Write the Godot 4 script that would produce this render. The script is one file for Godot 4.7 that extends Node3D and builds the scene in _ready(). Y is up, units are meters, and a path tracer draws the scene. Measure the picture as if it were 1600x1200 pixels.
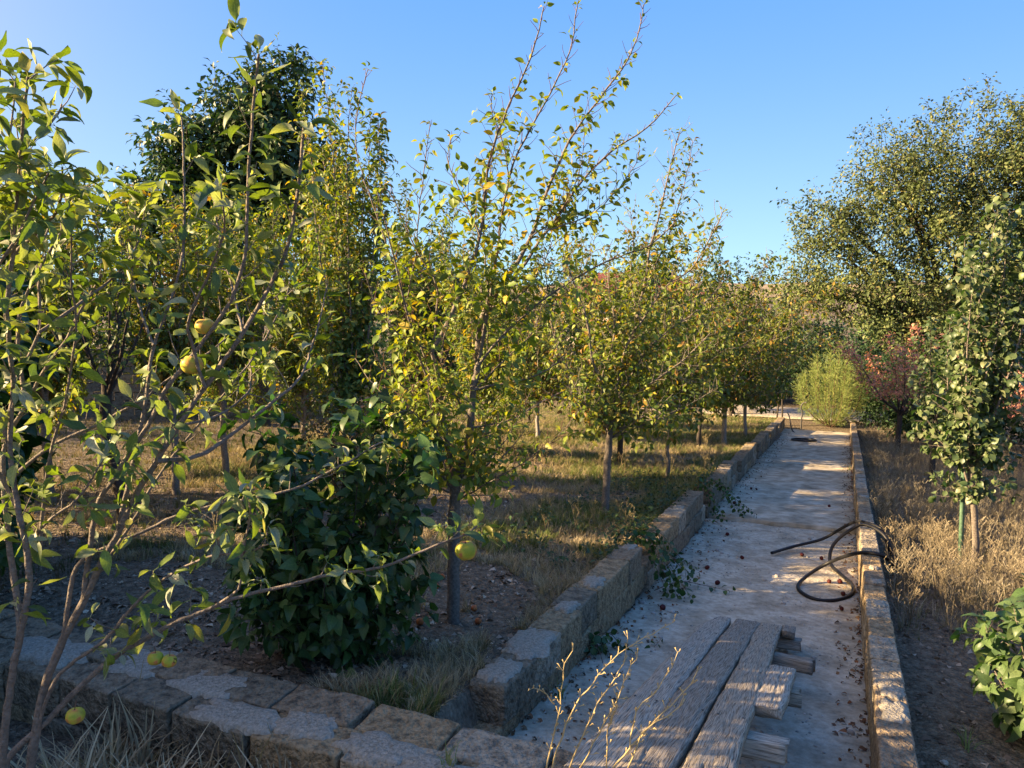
extends Node3D
# An orchard behind a house: a sloping concrete path between low stone walls, fruit trees on both sides, low evening sun from the side.
# World: the path runs along -z and falls by GRADE; y is up; metres.

const GRADE := 0.0944
const PATH_END := -26.8
const YAW := 0.41225
const GOLD := 2.399963

var rng := RandomNumberGenerator.new()
var noise := FastNoiseLite.new()
var taken := {}
var M := {}
var shapes := {}


func _ready() -> void:
	# ---------------------------------------------------------------- camera, sky, sun, exposure
	var cam := Camera3D.new()
	cam.name = "camera"
	cam.fov = 53.05
	cam.near = 0.05
	cam.far = 6000.0
	cam.position = Vector3(0, 1.9, 0)
	cam.rotation = Vector3(-0.11513, YAW, 0)
	add_child(cam)
	cam.current = true

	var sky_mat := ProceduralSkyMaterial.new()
	sky_mat.sky_top_color = Color(0.29, 0.515, 0.825)
	sky_mat.sky_horizon_color = Color(0.67, 0.82, 0.88)
	sky_mat.sky_curve = 0.13
	sky_mat.sky_energy_multiplier = 1.0
	sky_mat.ground_horizon_color = Color(0.45, 0.42, 0.36)
	sky_mat.ground_energy_multiplier = 1.0
	sky_mat.ground_bottom_color = Color(0.30, 0.27, 0.22)
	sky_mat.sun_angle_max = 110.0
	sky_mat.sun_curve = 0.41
	var env := Environment.new()
	env.background_mode = Environment.BG_SKY
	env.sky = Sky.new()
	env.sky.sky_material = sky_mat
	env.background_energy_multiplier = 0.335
	env.tonemap_mode = Environment.TONE_MAPPER_LINEAR
	env.tonemap_exposure = 5.0
	env.sdfgi_enabled = true
	env.ssao_enabled = true
	env.ssil_enabled = true
	var we := WorldEnvironment.new()
	we.name = "world"
	we.environment = env
	add_child(we)

	var sun := DirectionalLight3D.new()
	sun.name = "sun"
	sun.light_energy = 1.6
	sun.light_color = Color(1.0, 0.87, 0.68)
	sun.light_angular_distance = 0.5
	sun.shadow_enabled = true
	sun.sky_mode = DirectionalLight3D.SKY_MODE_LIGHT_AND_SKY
	var el := deg_to_rad(21.0)
	var az := deg_to_rad(62.0)
	var towards := Vector3(sin(az) * cos(el), -sin(el), -cos(az) * cos(el))
	sun.transform = Transform3D(Basis.looking_at(towards, Vector3.UP), Vector3(-20, 12, 10))
	add_child(sun)

	noise.seed = 7
	noise.frequency = 1.0
	noise.noise_type = FastNoiseLite.TYPE_SIMPLEX_SMOOTH
	noise.fractal_octaves = 3
	build_materials()
	build_shapes()
	build_ground()
	build_path()
	build_walls()
	build_far_things()
	build_orchard()
	build_right_garden()
	build_near_things()
	build_ground_cover()
	build_small_things()


# ==================================================================== naming
func numbered(called: String) -> String:
	if not taken.has(called):
		taken[called] = 0
		return called
	taken[called] += 1
	return "%s_%03d" % [called, taken[called]]


func thing(called: String, label: String, category: String, at := Vector3.ZERO, turn := 0.0, group := "") -> Node3D:
	var o := Node3D.new()
	o.name = numbered(called)
	add_child(o)
	o.position = at
	o.rotation.y = turn
	return tag(o, label, category, group)


func tag(o: Node3D, label: String, category: String, group := "") -> Node3D:
	o.set_meta("label", label)
	o.set_meta("category", category)
	if group:
		o.set_meta("group", group)
	return o


func obj(called: String, mesh: Mesh, mat: Material, parent: Node = self, tr := Transform3D.IDENTITY) -> MeshInstance3D:
	var o := MeshInstance3D.new()
	if parent == self:
		o.name = numbered(called)
	else:
		var used: Dictionary = parent.get_meta("used") if parent.has_meta("used") else {}
		var k: int = used.get(called, 0)
		used[called] = k + 1
		parent.set_meta("used", used)
		o.name = called if k == 0 else "%s_%03d" % [called, k]
	o.mesh = mesh
	o.material_override = mat
	o.transform = tr
	parent.add_child(o, true)
	return o


func structure(o: Node3D) -> Node3D:
	o.set_meta("kind", "structure")
	return o


func stuff(o: Node3D) -> Node3D:
	o.set_meta("kind", "stuff")
	return o


func scatter(called: String, mesh: Mesh, mat: Material, trs: Array, cols: Array, parent: Node = self) -> MultiMeshInstance3D:
	var mm := MultiMesh.new()
	mm.transform_format = MultiMesh.TRANSFORM_3D
	mm.use_colors = true
	mm.mesh = mesh
	mm.instance_count = trs.size()
	var buf := PackedFloat32Array()
	buf.resize(trs.size() * 16)
	for i in trs.size():
		var t: Transform3D = trs[i]
		var c: Color = cols[i]
		var b := t.basis
		var k := i * 16
		buf[k] = b.x.x
		buf[k + 1] = b.y.x
		buf[k + 2] = b.z.x
		buf[k + 3] = t.origin.x
		buf[k + 4] = b.x.y
		buf[k + 5] = b.y.y
		buf[k + 6] = b.z.y
		buf[k + 7] = t.origin.y
		buf[k + 8] = b.x.z
		buf[k + 9] = b.y.z
		buf[k + 10] = b.z.z
		buf[k + 11] = t.origin.z
		buf[k + 12] = c.r
		buf[k + 13] = c.g
		buf[k + 14] = c.b
		buf[k + 15] = 1.0
	mm.buffer = buf
	var o := MultiMeshInstance3D.new()
	o.name = called if parent != self else numbered(called)
	o.multimesh = mm
	o.material_override = mat
	parent.add_child(o, true)
	stuff(o)
	return o


# ==================================================================== mesh tools
class MB:
	var v := PackedVector3Array()
	var n := PackedVector3Array()
	var uv := PackedVector2Array()
	var c := PackedColorArray()
	var ix := PackedInt32Array()

	func add(p: Vector3, nn: Vector3, t := Vector2.ZERO, col := Color.WHITE) -> int:
		v.append(p)
		n.append(nn)
		uv.append(t)
		c.append(col)
		return v.size() - 1

	# front faces run clockwise: a, b, d, e round a quad seen anticlockwise from outside
	func quad(a: int, b: int, d: int, e: int) -> void:
		ix.append_array(PackedInt32Array([a, d, b, a, e, d]))

	func tri(a: int, b: int, d: int) -> void:
		ix.append_array(PackedInt32Array([a, d, b]))

	func tube(p: PackedVector3Array, r: PackedFloat32Array, sides: int, col := Color.WHITE, cap := true) -> void:
		var m := p.size()
		if m < 2:
			return
		var t := (p[1] - p[0]).normalized()
		var x := t.cross(Vector3.UP if absf(t.y) < 0.9 else Vector3.RIGHT).normalized()
		var along := 0.0
		var first := v.size()
		for i in m:
			if i > 0:
				along += p[i].distance_to(p[i - 1])
				t = (p[mini(i + 1, m - 1)] - p[i - 1]).normalized()
			x = (x - t * x.dot(t)).normalized()
			var y := t.cross(x)
			for j in sides + 1:
				var a := TAU * j / sides
				var d := x * cos(a) + y * sin(a)
				add(p[i] + d * r[i], d, Vector2(float(j) / sides, along), col)
		for i in m - 1:
			for j in sides:
				var a := first + i * (sides + 1) + j
				quad(a, a + 1, a + sides + 2, a + sides + 1)
		if cap:
			for e in [0, m - 1]:
				var out := (p[e] - p[1 if e == 0 else m - 2]).normalized()
				var k := add(p[e], out, Vector2.ZERO, col)
				var ring := []
				for j in sides + 1:
					ring.append(add(v[first + e * (sides + 1) + j], out, Vector2.ZERO, col))
				for j in sides:
					if e == 0:
						tri(k, ring[j + 1], ring[j])
					else:
						tri(k, ring[j], ring[j + 1])

	func fix_normals() -> void:
		var sums := {}
		for i in range(0, ix.size(), 3):
			var f := (v[ix[i + 2]] - v[ix[i]]).cross(v[ix[i + 1]] - v[ix[i]])
			for k in 3:
				var key := Vector3i((v[ix[i + k]] * 20000.0).round())
				sums[key] = sums.get(key, Vector3.ZERO) + f
		for i in v.size():
			var key := Vector3i((v[i] * 20000.0).round())
			if sums.has(key):
				n[i] = (sums[key] as Vector3).normalized()

	func mesh() -> ArrayMesh:
		var a := []
		a.resize(Mesh.ARRAY_MAX)
		a[Mesh.ARRAY_VERTEX] = v
		a[Mesh.ARRAY_NORMAL] = n
		a[Mesh.ARRAY_TEX_UV] = uv
		a[Mesh.ARRAY_COLOR] = c
		a[Mesh.ARRAY_INDEX] = ix
		var m := ArrayMesh.new()
		if v.size():
			m.add_surface_from_arrays(Mesh.PRIMITIVE_TRIANGLES, a)
		return m


# a box with rounded, uneven edges: size, the rounding, how uneven, pieces along each axis
func rough_box(size: Vector3, edge: float, uneven: float, seed_at: float, nx: int, ny: int, nz: int, freq := 6.0) -> ArrayMesh:
	var mb := MB.new()
	var h := size * 0.5
	var num := [nx, ny, nz]
	for axis in 3:
		for s in [-1.0, 1.0]:
			var ua := (axis + 1) % 3
			var wa := (axis + 2) % 3
			var nu: int = num[ua]
			var nw: int = num[wa]
			var first := mb.v.size()
			for j in nw + 1:
				for i in nu + 1:
					var p := Vector3.ZERO
					p[axis] = h[axis] * s
					var fu := -1.0 + 2.0 * i / nu
					var fw := -1.0 + 2.0 * j / nw
					if nu > 3 and i > 0 and i < nu:
						fu = lerpf(-1.0, 1.0, (i - 1.0) / (nu - 2.0)) * (1.0 - edge * 1.05 / h[ua])
					if nw > 3 and j > 0 and j < nw:
						fw = lerpf(-1.0, 1.0, (j - 1.0) / (nw - 2.0)) * (1.0 - edge * 1.05 / h[wa])
					p[ua] = h[ua] * fu
					p[wa] = h[wa] * fw
					var inner := Vector3(clampf(p.x, -h.x + edge, h.x - edge), clampf(p.y, -h.y + edge, h.y - edge), clampf(p.z, -h.z + edge, h.z - edge))
					var d := (p - inner).normalized()
					var q := inner + d * edge
					var k := noise.get_noise_3d(q.x * freq + seed_at, q.y * freq, q.z * freq + seed_at * 0.7)
					var k2 := noise.get_noise_3d(q.x * freq * 3.1 + seed_at, q.y * freq * 3.1 + 9.0, q.z * freq * 3.1)
					q += d * (k * 1.0 + k2 * 0.45) * uneven
					mb.add(q, d, Vector2(p[ua], p[wa]))
			for j in nw:
				for i in nu:
					var a := first + j * (nu + 1) + i
					if s > 0:
						mb.quad(a, a + 1, a + nu + 2, a + nu + 1)
					else:
						mb.quad(a, a + nu + 1, a + nu + 2, a + 1)
	mb.fix_normals()
	return mb.mesh()


# a leaf: one unit long along +z, its face up (+y); w half width, fold along the midrib, bend of the tip, stalk as a share of the length
func leaf_mesh(w: float, fold: float, bend: float, wave: float, stalk: float, segs: int, pointed := 1.0, heart := 0.0) -> ArrayMesh:
	var mb := MB.new()
	if stalk > 0.0:
		var q := [mb.add(Vector3(-0.012, 0, -stalk), Vector3.UP, Vector2(0.5, 0.0)), mb.add(Vector3(0.012, 0, -stalk), Vector3.UP, Vector2(0.5, 0.0)), mb.add(Vector3(0.012, 0, 0.02), Vector3.UP, Vector2(0.5, 0.0)), mb.add(Vector3(-0.012, 0, 0.02), Vector3.UP, Vector2(0.5, 0.0))]
		mb.quad(q[0], q[3], q[2], q[1])
	var first := mb.v.size()
	for i in segs + 1:
		var t := float(i) / segs
		var prof := sin(PI * pow(t, 0.72 + 0.2 * (1.0 - pointed))) * (1.0 - 0.25 * t * pointed) * 1.12
		if heart > 0.0:
			prof = pow(maxf(0.0, 1.0 - t), 0.75) * sqrt(minf(1.0, t * 7.0 + 0.35)) * 1.15
		var a := bend * t
		var z := sin(a) / bend if absf(bend) > 0.01 else t
		var y := -(1.0 - cos(a)) / bend if absf(bend) > 0.01 else 0.0
		for s in [-1, 0, 1]:
			var ww: float = prof * w * s
			var lift: float = absf(ww) * fold + sin(t * 9.0 + s * 1.3) * wave * absf(s)
			var back: float = -heart * absf(s) * w * maxf(0.0, 1.0 - t * 4.0)
			mb.add(Vector3(ww, y + lift * cos(a), z + lift * sin(a) * 0.5 + back), Vector3.UP, Vector2(0.5 + 0.5 * s, t))
	for i in segs:
		for s in 2:
			var a := first + i * 3 + s
			# seen from above (+y): x to the right and z down the page, so this order is anticlockwise from above
			mb.quad(a, a + 3, a + 4, a + 1)
	mb.fix_normals()
	return mb.mesh()


func basis_along(d: Vector3, up: Vector3) -> Basis:
	var z := d.normalized()
	var y := up - z * up.dot(z)
	if y.length_squared() < 1e-4:
		y = Vector3.RIGHT - z * z.x
	y = y.normalized()
	return Basis(y.cross(z), y, z)


func curve_points(p: PackedVector3Array, step: float) -> PackedVector3Array:
	# a smooth line through the points
	var out := PackedVector3Array()
	for i in p.size() - 1:
		var a := p[maxi(i - 1, 0)]
		var b := p[i]
		var c := p[i + 1]
		var d := p[mini(i + 2, p.size() - 1)]
		var m := maxi(1, int(round(b.distance_to(c) / step)))
		for k in m:
			out.append(b.cubic_interpolate(c, a, d, float(k) / m))
	out.append(p[p.size() - 1])
	return out


func rand_dir() -> Vector3:
	var y := rng.randf_range(-1, 1)
	var a := rng.randf() * TAU
	var r := sqrt(1.0 - y * y)
	return Vector3(r * cos(a), y, r * sin(a))


# ==================================================================== materials
func ramp(points: Array) -> Gradient:
	var g := Gradient.new()
	var o := PackedFloat32Array()
	var c := PackedColorArray()
	for p in points:
		o.append(p[0])
		c.append(Color(p[1], p[2], p[3]).linear_to_srgb())
	g.offsets = o
	g.colors = c
	return g


func noise_tex(freq: float, octaves: int, seed_at: int, grad: Gradient = null, size := 512, kind := FastNoiseLite.TYPE_SIMPLEX_SMOOTH, lac := 2.1, gain := 0.55) -> NoiseTexture2D:
	var f := FastNoiseLite.new()
	f.seed = seed_at
	f.noise_type = kind
	f.frequency = freq
	f.fractal_type = FastNoiseLite.FRACTAL_FBM
	f.fractal_octaves = octaves
	f.fractal_lacunarity = lac
	f.fractal_gain = gain
	var t := NoiseTexture2D.new()
	t.width = size
	t.height = size
	t.seamless = true
	t.generate_mipmaps = false
	t.noise = f
	if grad:
		t.color_ramp = grad
	return t


func surface(albedo: Texture2D, scale: float, height: Texture2D = null, relief := 0.3, rough := 0.9, tint := Color.WHITE, world := true) -> StandardMaterial3D:
	var m := StandardMaterial3D.new()
	m.albedo_color = tint
	m.albedo_texture = albedo
	m.roughness = rough
	m.metallic_specular = 0.25
	m.uv1_triplanar = true
	m.uv1_world_triplanar = world
	m.uv1_scale = Vector3.ONE * scale
	if height:
		m.heightmap_enabled = true
		m.heightmap_texture = height
		m.heightmap_scale = relief
	return m


func detail(m: StandardMaterial3D, t: Texture2D, scale: float) -> StandardMaterial3D:
	m.detail_enabled = true
	m.detail_blend_mode = BaseMaterial3D.BLEND_MODE_MUL
	m.detail_albedo = t
	m.detail_uv_layer = BaseMaterial3D.DETAIL_UV_2
	m.uv2_triplanar = true
	m.uv2_world_triplanar = m.uv1_world_triplanar
	m.uv2_scale = Vector3.ONE * scale
	return m


func leaf_texture(veins: int, seed_at: int) -> ImageTexture:
	# the print of a leaf: pale midrib and side veins, a mottled blade
	var im := Image.create(48, 96, false, Image.FORMAT_RGBA8)
	var f := FastNoiseLite.new()
	f.seed = seed_at
	f.frequency = 0.09
	for y in 96:
		for x in 48:
			var u := absf(x / 47.0 - 0.5) * 2.0
			var t := y / 95.0
			var k := fposmod((t - u * 0.22) * veins, 1.0)
			var line := maxf(smoothstep(0.09, 0.02, u), smoothstep(0.16, 0.04, minf(k, 1.0 - k)) * 0.45)
			var b := 0.80 + 0.10 * f.get_noise_2d(x, y)
			im.set_pixel(x, y, Color(minf(1.0, b + line * 0.16), minf(1.0, b + line * 0.15), minf(1.0, b + line * 0.14)))
	return ImageTexture.create_from_image(im)


func leaf_mat(tex: Texture2D, rough: float, back: Color, spec := 0.4) -> StandardMaterial3D:
	var m := StandardMaterial3D.new()
	m.cull_mode = BaseMaterial3D.CULL_DISABLED
	m.vertex_color_use_as_albedo = true
	if tex:
		m.albedo_texture = tex
	m.roughness = rough
	m.metallic_specular = spec
	m.backlight_enabled = true
	m.backlight = back
	return m


func plain(c: Color, rough := 0.8, spec := 0.3) -> StandardMaterial3D:
	var m := StandardMaterial3D.new()
	m.albedo_color = c.linear_to_srgb()
	m.roughness = rough
	m.metallic_specular = spec
	return m


func build_materials() -> void:
	var fine := noise_tex(0.06, 4, 3, ramp([[0.0, 0.45, 0.45, 0.45], [0.5, 0.85, 0.85, 0.85], [1.0, 1, 1, 1]]), 512, FastNoiseLite.TYPE_VALUE_CUBIC)
	var rough_h := noise_tex(0.035, 6, 11, null, 512, FastNoiseLite.TYPE_SIMPLEX_SMOOTH, 2.2, 0.62)
	var pits := noise_tex(0.05, 4, 12, null, 512, FastNoiseLite.TYPE_CELLULAR, 2.0, 0.5)
	# soft sandy limestone with dark lichen
	var stone_tex := noise_tex(0.016, 6, 21, ramp([[0.0, 0.10, 0.088, 0.068], [0.28, 0.23, 0.195, 0.143], [0.44, 0.39, 0.32, 0.222], [0.72, 0.49, 0.41, 0.29], [1.0, 0.58, 0.515, 0.41]]), 512, FastNoiseLite.TYPE_SIMPLEX_SMOOTH, 2.3, 0.66)
	for i in 4:
		var tint: Color = [Color(1, 1, 1), Color(0.86, 0.83, 0.80), Color(0.95, 0.9, 0.82), Color(0.78, 0.78, 0.77)][i]
		M["stone%d" % i] = detail(surface(stone_tex, 1.3, rough_h, 2.2, 0.95, tint), fine, 3.1)
	M.mortar = detail(surface(noise_tex(0.03, 5, 31, ramp([[0.0, 0.20, 0.175, 0.13], [0.45, 0.38, 0.34, 0.262], [1.0, 0.52, 0.48, 0.40]])), 2.5, rough_h, 1.2, 0.95), fine, 6.0)
	var stains := noise_tex(0.011, 5, 13, ramp([[0.0, 0.55, 0.52, 0.47], [0.42, 0.82, 0.80, 0.77], [0.6, 1, 1, 1], [1.0, 1, 1, 1]]), 512)
	M.concrete = detail(surface(noise_tex(0.012, 6, 41, ramp([[0.0, 0.23, 0.198, 0.142], [0.4, 0.40, 0.350, 0.258], [0.6, 0.47, 0.415, 0.31], [1.0, 0.60, 0.54, 0.43]]), 512, FastNoiseLite.TYPE_SIMPLEX_SMOOTH, 2.3, 0.6), 0.55, rough_h, 0.5, 0.93), stains, 0.31)
	M.gravel_bed = detail(surface(noise_tex(0.02, 6, 43, ramp([[0.0, 0.24, 0.207, 0.152], [0.40, 0.41, 0.36, 0.27], [0.65, 0.485, 0.43, 0.33], [1.0, 0.62, 0.56, 0.455]]), 512, FastNoiseLite.TYPE_SIMPLEX_SMOOTH, 2.4, 0.7), 1.1, rough_h, 0.6, 0.95), stains, 0.37)
	M.soil = detail(surface(noise_tex(0.02, 7, 51, ramp([[0.0, 0.05, 0.038, 0.025], [0.35, 0.14, 0.108, 0.073], [0.6, 0.22, 0.172, 0.116], [0.8, 0.30, 0.24, 0.165], [1.0, 0.42, 0.35, 0.25]]), 512, FastNoiseLite.TYPE_SIMPLEX_SMOOTH, 2.5, 0.75), 1.0, rough_h, 4.0, 1.0), fine, 3.3)
	M.road = surface(noise_tex(0.03, 6, 55, ramp([[0.0, 0.22, 0.195, 0.16], [0.5, 0.32, 0.285, 0.235], [1.0, 0.44, 0.40, 0.34]])), 0.4, rough_h, 2.0, 0.95)
	M.hill = surface(noise_tex(0.02, 6, 57, ramp([[0.0, 0.10, 0.085, 0.055], [0.45, 0.24, 0.185, 0.115], [0.7, 0.33, 0.255, 0.16], [1.0, 0.38, 0.31, 0.21]])), 0.0022, null, 0.3, 1.0)
	# bark
	var bark_h := noise_tex(0.03, 5, 61)
	for b in [["bark_pear", 0.15, 0.13, 0.108], ["bark_dark", 0.060, 0.050, 0.042], ["bark_apple", 0.165, 0.14, 0.115], ["bark_pale", 0.24, 0.22, 0.20], ["twig_red", 0.12, 0.070, 0.050], ["twig_grey", 0.20, 0.17, 0.14]]:
		var r := ramp([[0.0, b[1] * 0.45, b[2] * 0.45, b[3] * 0.45], [0.5, b[1], b[2], b[3]], [1.0, b[1] * 1.6, b[2] * 1.6, b[3] * 1.6]])
		M[b[0]] = surface(noise_tex(0.025, 5, 63, r, 256), 6.0, bark_h, 0.5, 0.85, Color.WHITE, false)
	# weathered planks: long grain, drawn with stretched coordinates along each board
	var grain := noise_tex(0.05, 6, 71, ramp([[0.0, 0.040, 0.031, 0.022], [0.30, 0.16, 0.135, 0.102], [0.48, 0.32, 0.278, 0.215], [0.75, 0.44, 0.39, 0.31], [1.0, 0.55, 0.50, 0.415]]), 512, FastNoiseLite.TYPE_SIMPLEX_SMOOTH, 2.2, 0.65)
	for i in 3:
		var m := StandardMaterial3D.new()
		m.albedo_texture = grain
		m.albedo_color = [Color(1, 1, 1), Color(0.88, 0.87, 0.86), Color(0.96, 0.945, 0.92)][i]
		m.roughness = 0.9
		m.metallic_specular = 0.25
		m.uv1_scale = Vector3(8.5, 0.24, 1)
		m.uv1_offset = Vector3(0.37 * i, 0.21 * i, 0)
		m.heightmap_enabled = true
		m.heightmap_texture = grain
		m.heightmap_scale = 0.35
		M["plank%d" % i] = m
	M.hose = plain(Color(0.010, 0.010, 0.011), 0.5, 0.35)
	M.rot = plain(Color(0.030, 0.014, 0.008), 0.7)
	M.apple_skin = surface(noise_tex(0.012, 5, 81, ramp([[0.25, 0.26, 0.30, 0.03], [0.45, 0.42, 0.40, 0.05], [0.62, 0.50, 0.40, 0.06], [0.75, 0.46, 0.22, 0.06]]), 256), 7.0, null, 0.1, 0.42, Color.WHITE, false)
	M.apple_green = surface(noise_tex(0.012, 5, 82, ramp([[0.25, 0.22, 0.27, 0.03], [0.45, 0.33, 0.34, 0.045], [0.58, 0.38, 0.28, 0.05], [0.70, 0.40, 0.13, 0.06]]), 256), 7.0, null, 0.1, 0.42, Color.WHITE, false)
	M.plum_skin = surface(noise_tex(0.02, 4, 83, ramp([[0.0, 0.030, 0.008, 0.008], [0.5, 0.075, 0.016, 0.013], [1.0, 0.15, 0.045, 0.03]]), 128), 12.0, null, 0.1, 0.4, Color.WHITE, false)
	M.orange_skin = surface(noise_tex(0.02, 4, 84, ramp([[0.0, 0.20, 0.05, 0.02], [0.5, 0.36, 0.10, 0.03], [1.0, 0.42, 0.20, 0.07]]), 128), 12.0, null, 0.1, 0.6, Color.WHITE, false)
	M.stake = detail(surface(noise_tex(0.03, 4, 85, ramp([[0.0, 0.05, 0.08, 0.05], [0.4, 0.08, 0.15, 0.09], [1.0, 0.16, 0.24, 0.16]]), 256), 3.0, null, 0.1, 0.6), fine, 6.0)
	M.roof = surface(noise_tex(0.02, 4, 86, ramp([[0.0, 0.12, 0.035, 0.03], [1.0, 0.19, 0.06, 0.05]]), 256), 0.5, null, 0.1, 0.8)
	M.house_wall = surface(noise_tex(0.02, 4, 87, ramp([[0.0, 0.36, 0.31, 0.25], [1.0, 0.48, 0.42, 0.35]]), 256), 0.5, null, 0.1, 0.9)
	M.glass = plain(Color(0.02, 0.025, 0.03), 0.1, 0.5)
	M.metal = plain(Color(0.05, 0.045, 0.04), 0.6, 0.5)
	var lt := leaf_texture(7, 1)
	var lt2 := leaf_texture(5, 2)
	M.leaf_apple = leaf_mat(lt, 0.50, Color(0.88, 0.92, 0.38), 0.4)
	M.leaf_pear = leaf_mat(lt2, 0.48, Color(0.96, 0.95, 0.36), 0.4)
	M.leaf_lilac = leaf_mat(lt2, 0.42, Color(0.62, 0.80, 0.40))
	M.leaf_far = leaf_mat(null, 0.58, Color(0.66, 0.70, 0.32), 0.3)
	M.leaf_red = leaf_mat(null, 0.6, Color(0.90, 0.78, 0.62))
	M.leaf_dark = leaf_mat(null, 0.5, Color(0.55, 0.66, 0.32))
	M.feather = leaf_mat(null, 0.8, Color(0.75, 0.80, 0.45), 0.2)
	M.grass = leaf_mat(null, 0.8, Color(0.75, 0.75, 0.5), 0.2)
	M.litter = leaf_mat(null, 0.9, Color(0.4, 0.35, 0.28), 0.2)
	M.pebble = leaf_mat(null, 0.95, Color(0.0, 0.0, 0.0), 0.2)
	M.weed = plain(Color(0.42, 0.32, 0.15), 0.8)


func pal(rows: Array, times := 1.0) -> Array:
	# rows of r, g, b, weight
	var out := []
	for r in rows:
		for k in int(r[3]):
			out.append(Color(r[0] * times, r[1] * times, r[2] * times))
	return out


var P := {}


func build_shapes() -> void:
	shapes.apple = [leaf_mesh(0.18, 0.35, 0.8, 0.02, 0.25, 6, 0.5), leaf_mesh(0.175, 0.7, 1.6, 0.025, 0.22, 6, 0.5), leaf_mesh(0.19, 0.3, -0.4, 0.03, 0.25, 6, 0.5), leaf_mesh(0.16, 1.1, 1.1, 0.03, 0.25, 6, 0.6)]
	shapes.pear = [leaf_mesh(0.24, 0.4, 0.7, 0.02, 0.4, 5, 0.6), leaf_mesh(0.22, 0.7, 1.3, 0.02, 0.35, 5, 0.6), leaf_mesh(0.26, 0.25, 0.3, 0.02, 0.4, 5, 0.6)]
	shapes.lilac = [leaf_mesh(0.36, 0.3, 0.7, 0.02, 0.3, 6, 1.0, 0.25), leaf_mesh(0.38, 0.18, 0.4, 0.02, 0.3, 6, 1.0, 0.25), leaf_mesh(0.34, 0.45, 1.0, 0.02, 0.3, 6, 1.0, 0.2)]
	shapes.round = [leaf_mesh(0.37, 0.35, 0.8, 0.02, 0.35, 5, 0.3), leaf_mesh(0.38, 0.5, 1.3, 0.02, 0.3, 5, 0.3), leaf_mesh(0.36, 0.2, 0.3, 0.02, 0.35, 5, 0.3)]
	shapes.far = leaf_mesh(0.27, 0.4, 0.8, 0.0, 0.0, 2)
	shapes.far_long = leaf_mesh(0.19, 0.4, 1.0, 0.0, 0.0, 3)
	P.apple = pal([[0.085, 0.120, 0.026, 4], [0.110, 0.145, 0.034, 4], [0.052, 0.080, 0.024, 4], [0.130, 0.155, 0.060, 3], [0.17, 0.19, 0.115, 3], [0.21, 0.22, 0.155, 2], [0.15, 0.145, 0.03, 1]], 2.6)
	P.pear = pal([[0.12, 0.165, 0.026, 5], [0.16, 0.195, 0.028, 5], [0.085, 0.130, 0.024, 4], [0.20, 0.205, 0.03, 3], [0.30, 0.22, 0.03, 1], [0.13, 0.13, 0.03, 1]], 2.35)
	P.pear_dull = pal([[0.085, 0.115, 0.025, 5], [0.12, 0.145, 0.03, 4], [0.065, 0.090, 0.022, 4], [0.17, 0.165, 0.035, 2], [0.26, 0.17, 0.03, 1], [0.20, 0.11, 0.03, 1]], 2.3)
	P.upright = pal([[0.085, 0.125, 0.028, 5], [0.12, 0.155, 0.032, 4], [0.055, 0.085, 0.022, 4], [0.18, 0.18, 0.04, 2], [0.30, 0.21, 0.03, 1]], 2.5)
	P.lilac = pal([[0.034, 0.066, 0.018, 5], [0.046, 0.084, 0.022, 4], [0.024, 0.050, 0.016, 4], [0.066, 0.108, 0.028, 3]], 2.0)
	P.lilac_light = pal([[0.060, 0.100, 0.034, 5], [0.080, 0.125, 0.042, 4], [0.046, 0.080, 0.030, 3], [0.105, 0.145, 0.06, 2]], 1.8)
	P.right_pear = pal([[0.075, 0.105, 0.040, 5], [0.100, 0.130, 0.050, 4], [0.050, 0.078, 0.030, 4], [0.15, 0.165, 0.085, 3]], 1.8)
	P.big = pal([[0.060, 0.078, 0.026, 5], [0.080, 0.098, 0.032, 4], [0.042, 0.058, 0.020, 4], [0.11, 0.120, 0.045, 2], [0.13, 0.115, 0.035, 1]], 1.55)
	P.walnut = pal([[0.030, 0.054, 0.017, 5], [0.043, 0.072, 0.020, 4], [0.022, 0.042, 0.014, 4], [0.062, 0.092, 0.025, 1]], 1.4)
	P.dark = pal([[0.026, 0.052, 0.018, 5], [0.036, 0.068, 0.022, 4], [0.019, 0.040, 0.014, 4]], 1.2)
	P.mid = pal([[0.050, 0.080, 0.024, 5], [0.070, 0.100, 0.030, 4], [0.036, 0.060, 0.020, 4], [0.10, 0.12, 0.04, 1]], 2.2)
	P.red = pal([[0.33, 0.145, 0.10, 4], [0.29, 0.125, 0.09, 3], [0.36, 0.19, 0.12, 3], [0.22, 0.12, 0.085, 2], [0.18, 0.17, 0.07, 1]], 1.8)
	P.copper = pal([[0.13, 0.10, 0.05, 3], [0.10, 0.10, 0.03, 3], [0.16, 0.10, 0.06, 2], [0.07, 0.09, 0.03, 3]], 2.1)
	P.tamarisk = pal([[0.165, 0.205, 0.072, 5], [0.205, 0.24, 0.08, 4], [0.12, 0.16, 0.06, 3], [0.26, 0.265, 0.085, 2]], 1.35)


# ==================================================================== plants
# a stem: radius at both ends, where its leaves begin (a share of its length), the points
func stem(r0: float, r1: float, leaf0: float, pts: Array) -> Dictionary:
	return {"r0": r0, "r1": r1, "leaf0": leaf0, "p": PackedVector3Array(pts)}


class Leaves:
	var t: Array[Transform3D] = []
	var c: Array[Color] = []

	func add(tr: Transform3D, col: Color) -> void:
		t.append(tr)
		c.append(col)


func jitter(c: Color, by := 0.18) -> Color:
	var k := 1.0 + rng.randf_range(-by, by)
	return Color(c.r * k, c.g * k, c.b * k)


func put_leaf(L: Leaves, at: Vector3, d: Vector3, up: Vector3, size: float, palette: Array) -> void:
	var b := basis_along(d, up)
	b = b.rotated(b.z, rng.randf_range(-1.0, 1.0)).scaled(Vector3.ONE * size)
	L.add(Transform3D(b, at), jitter(palette[rng.randi() % palette.size()]))


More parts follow.
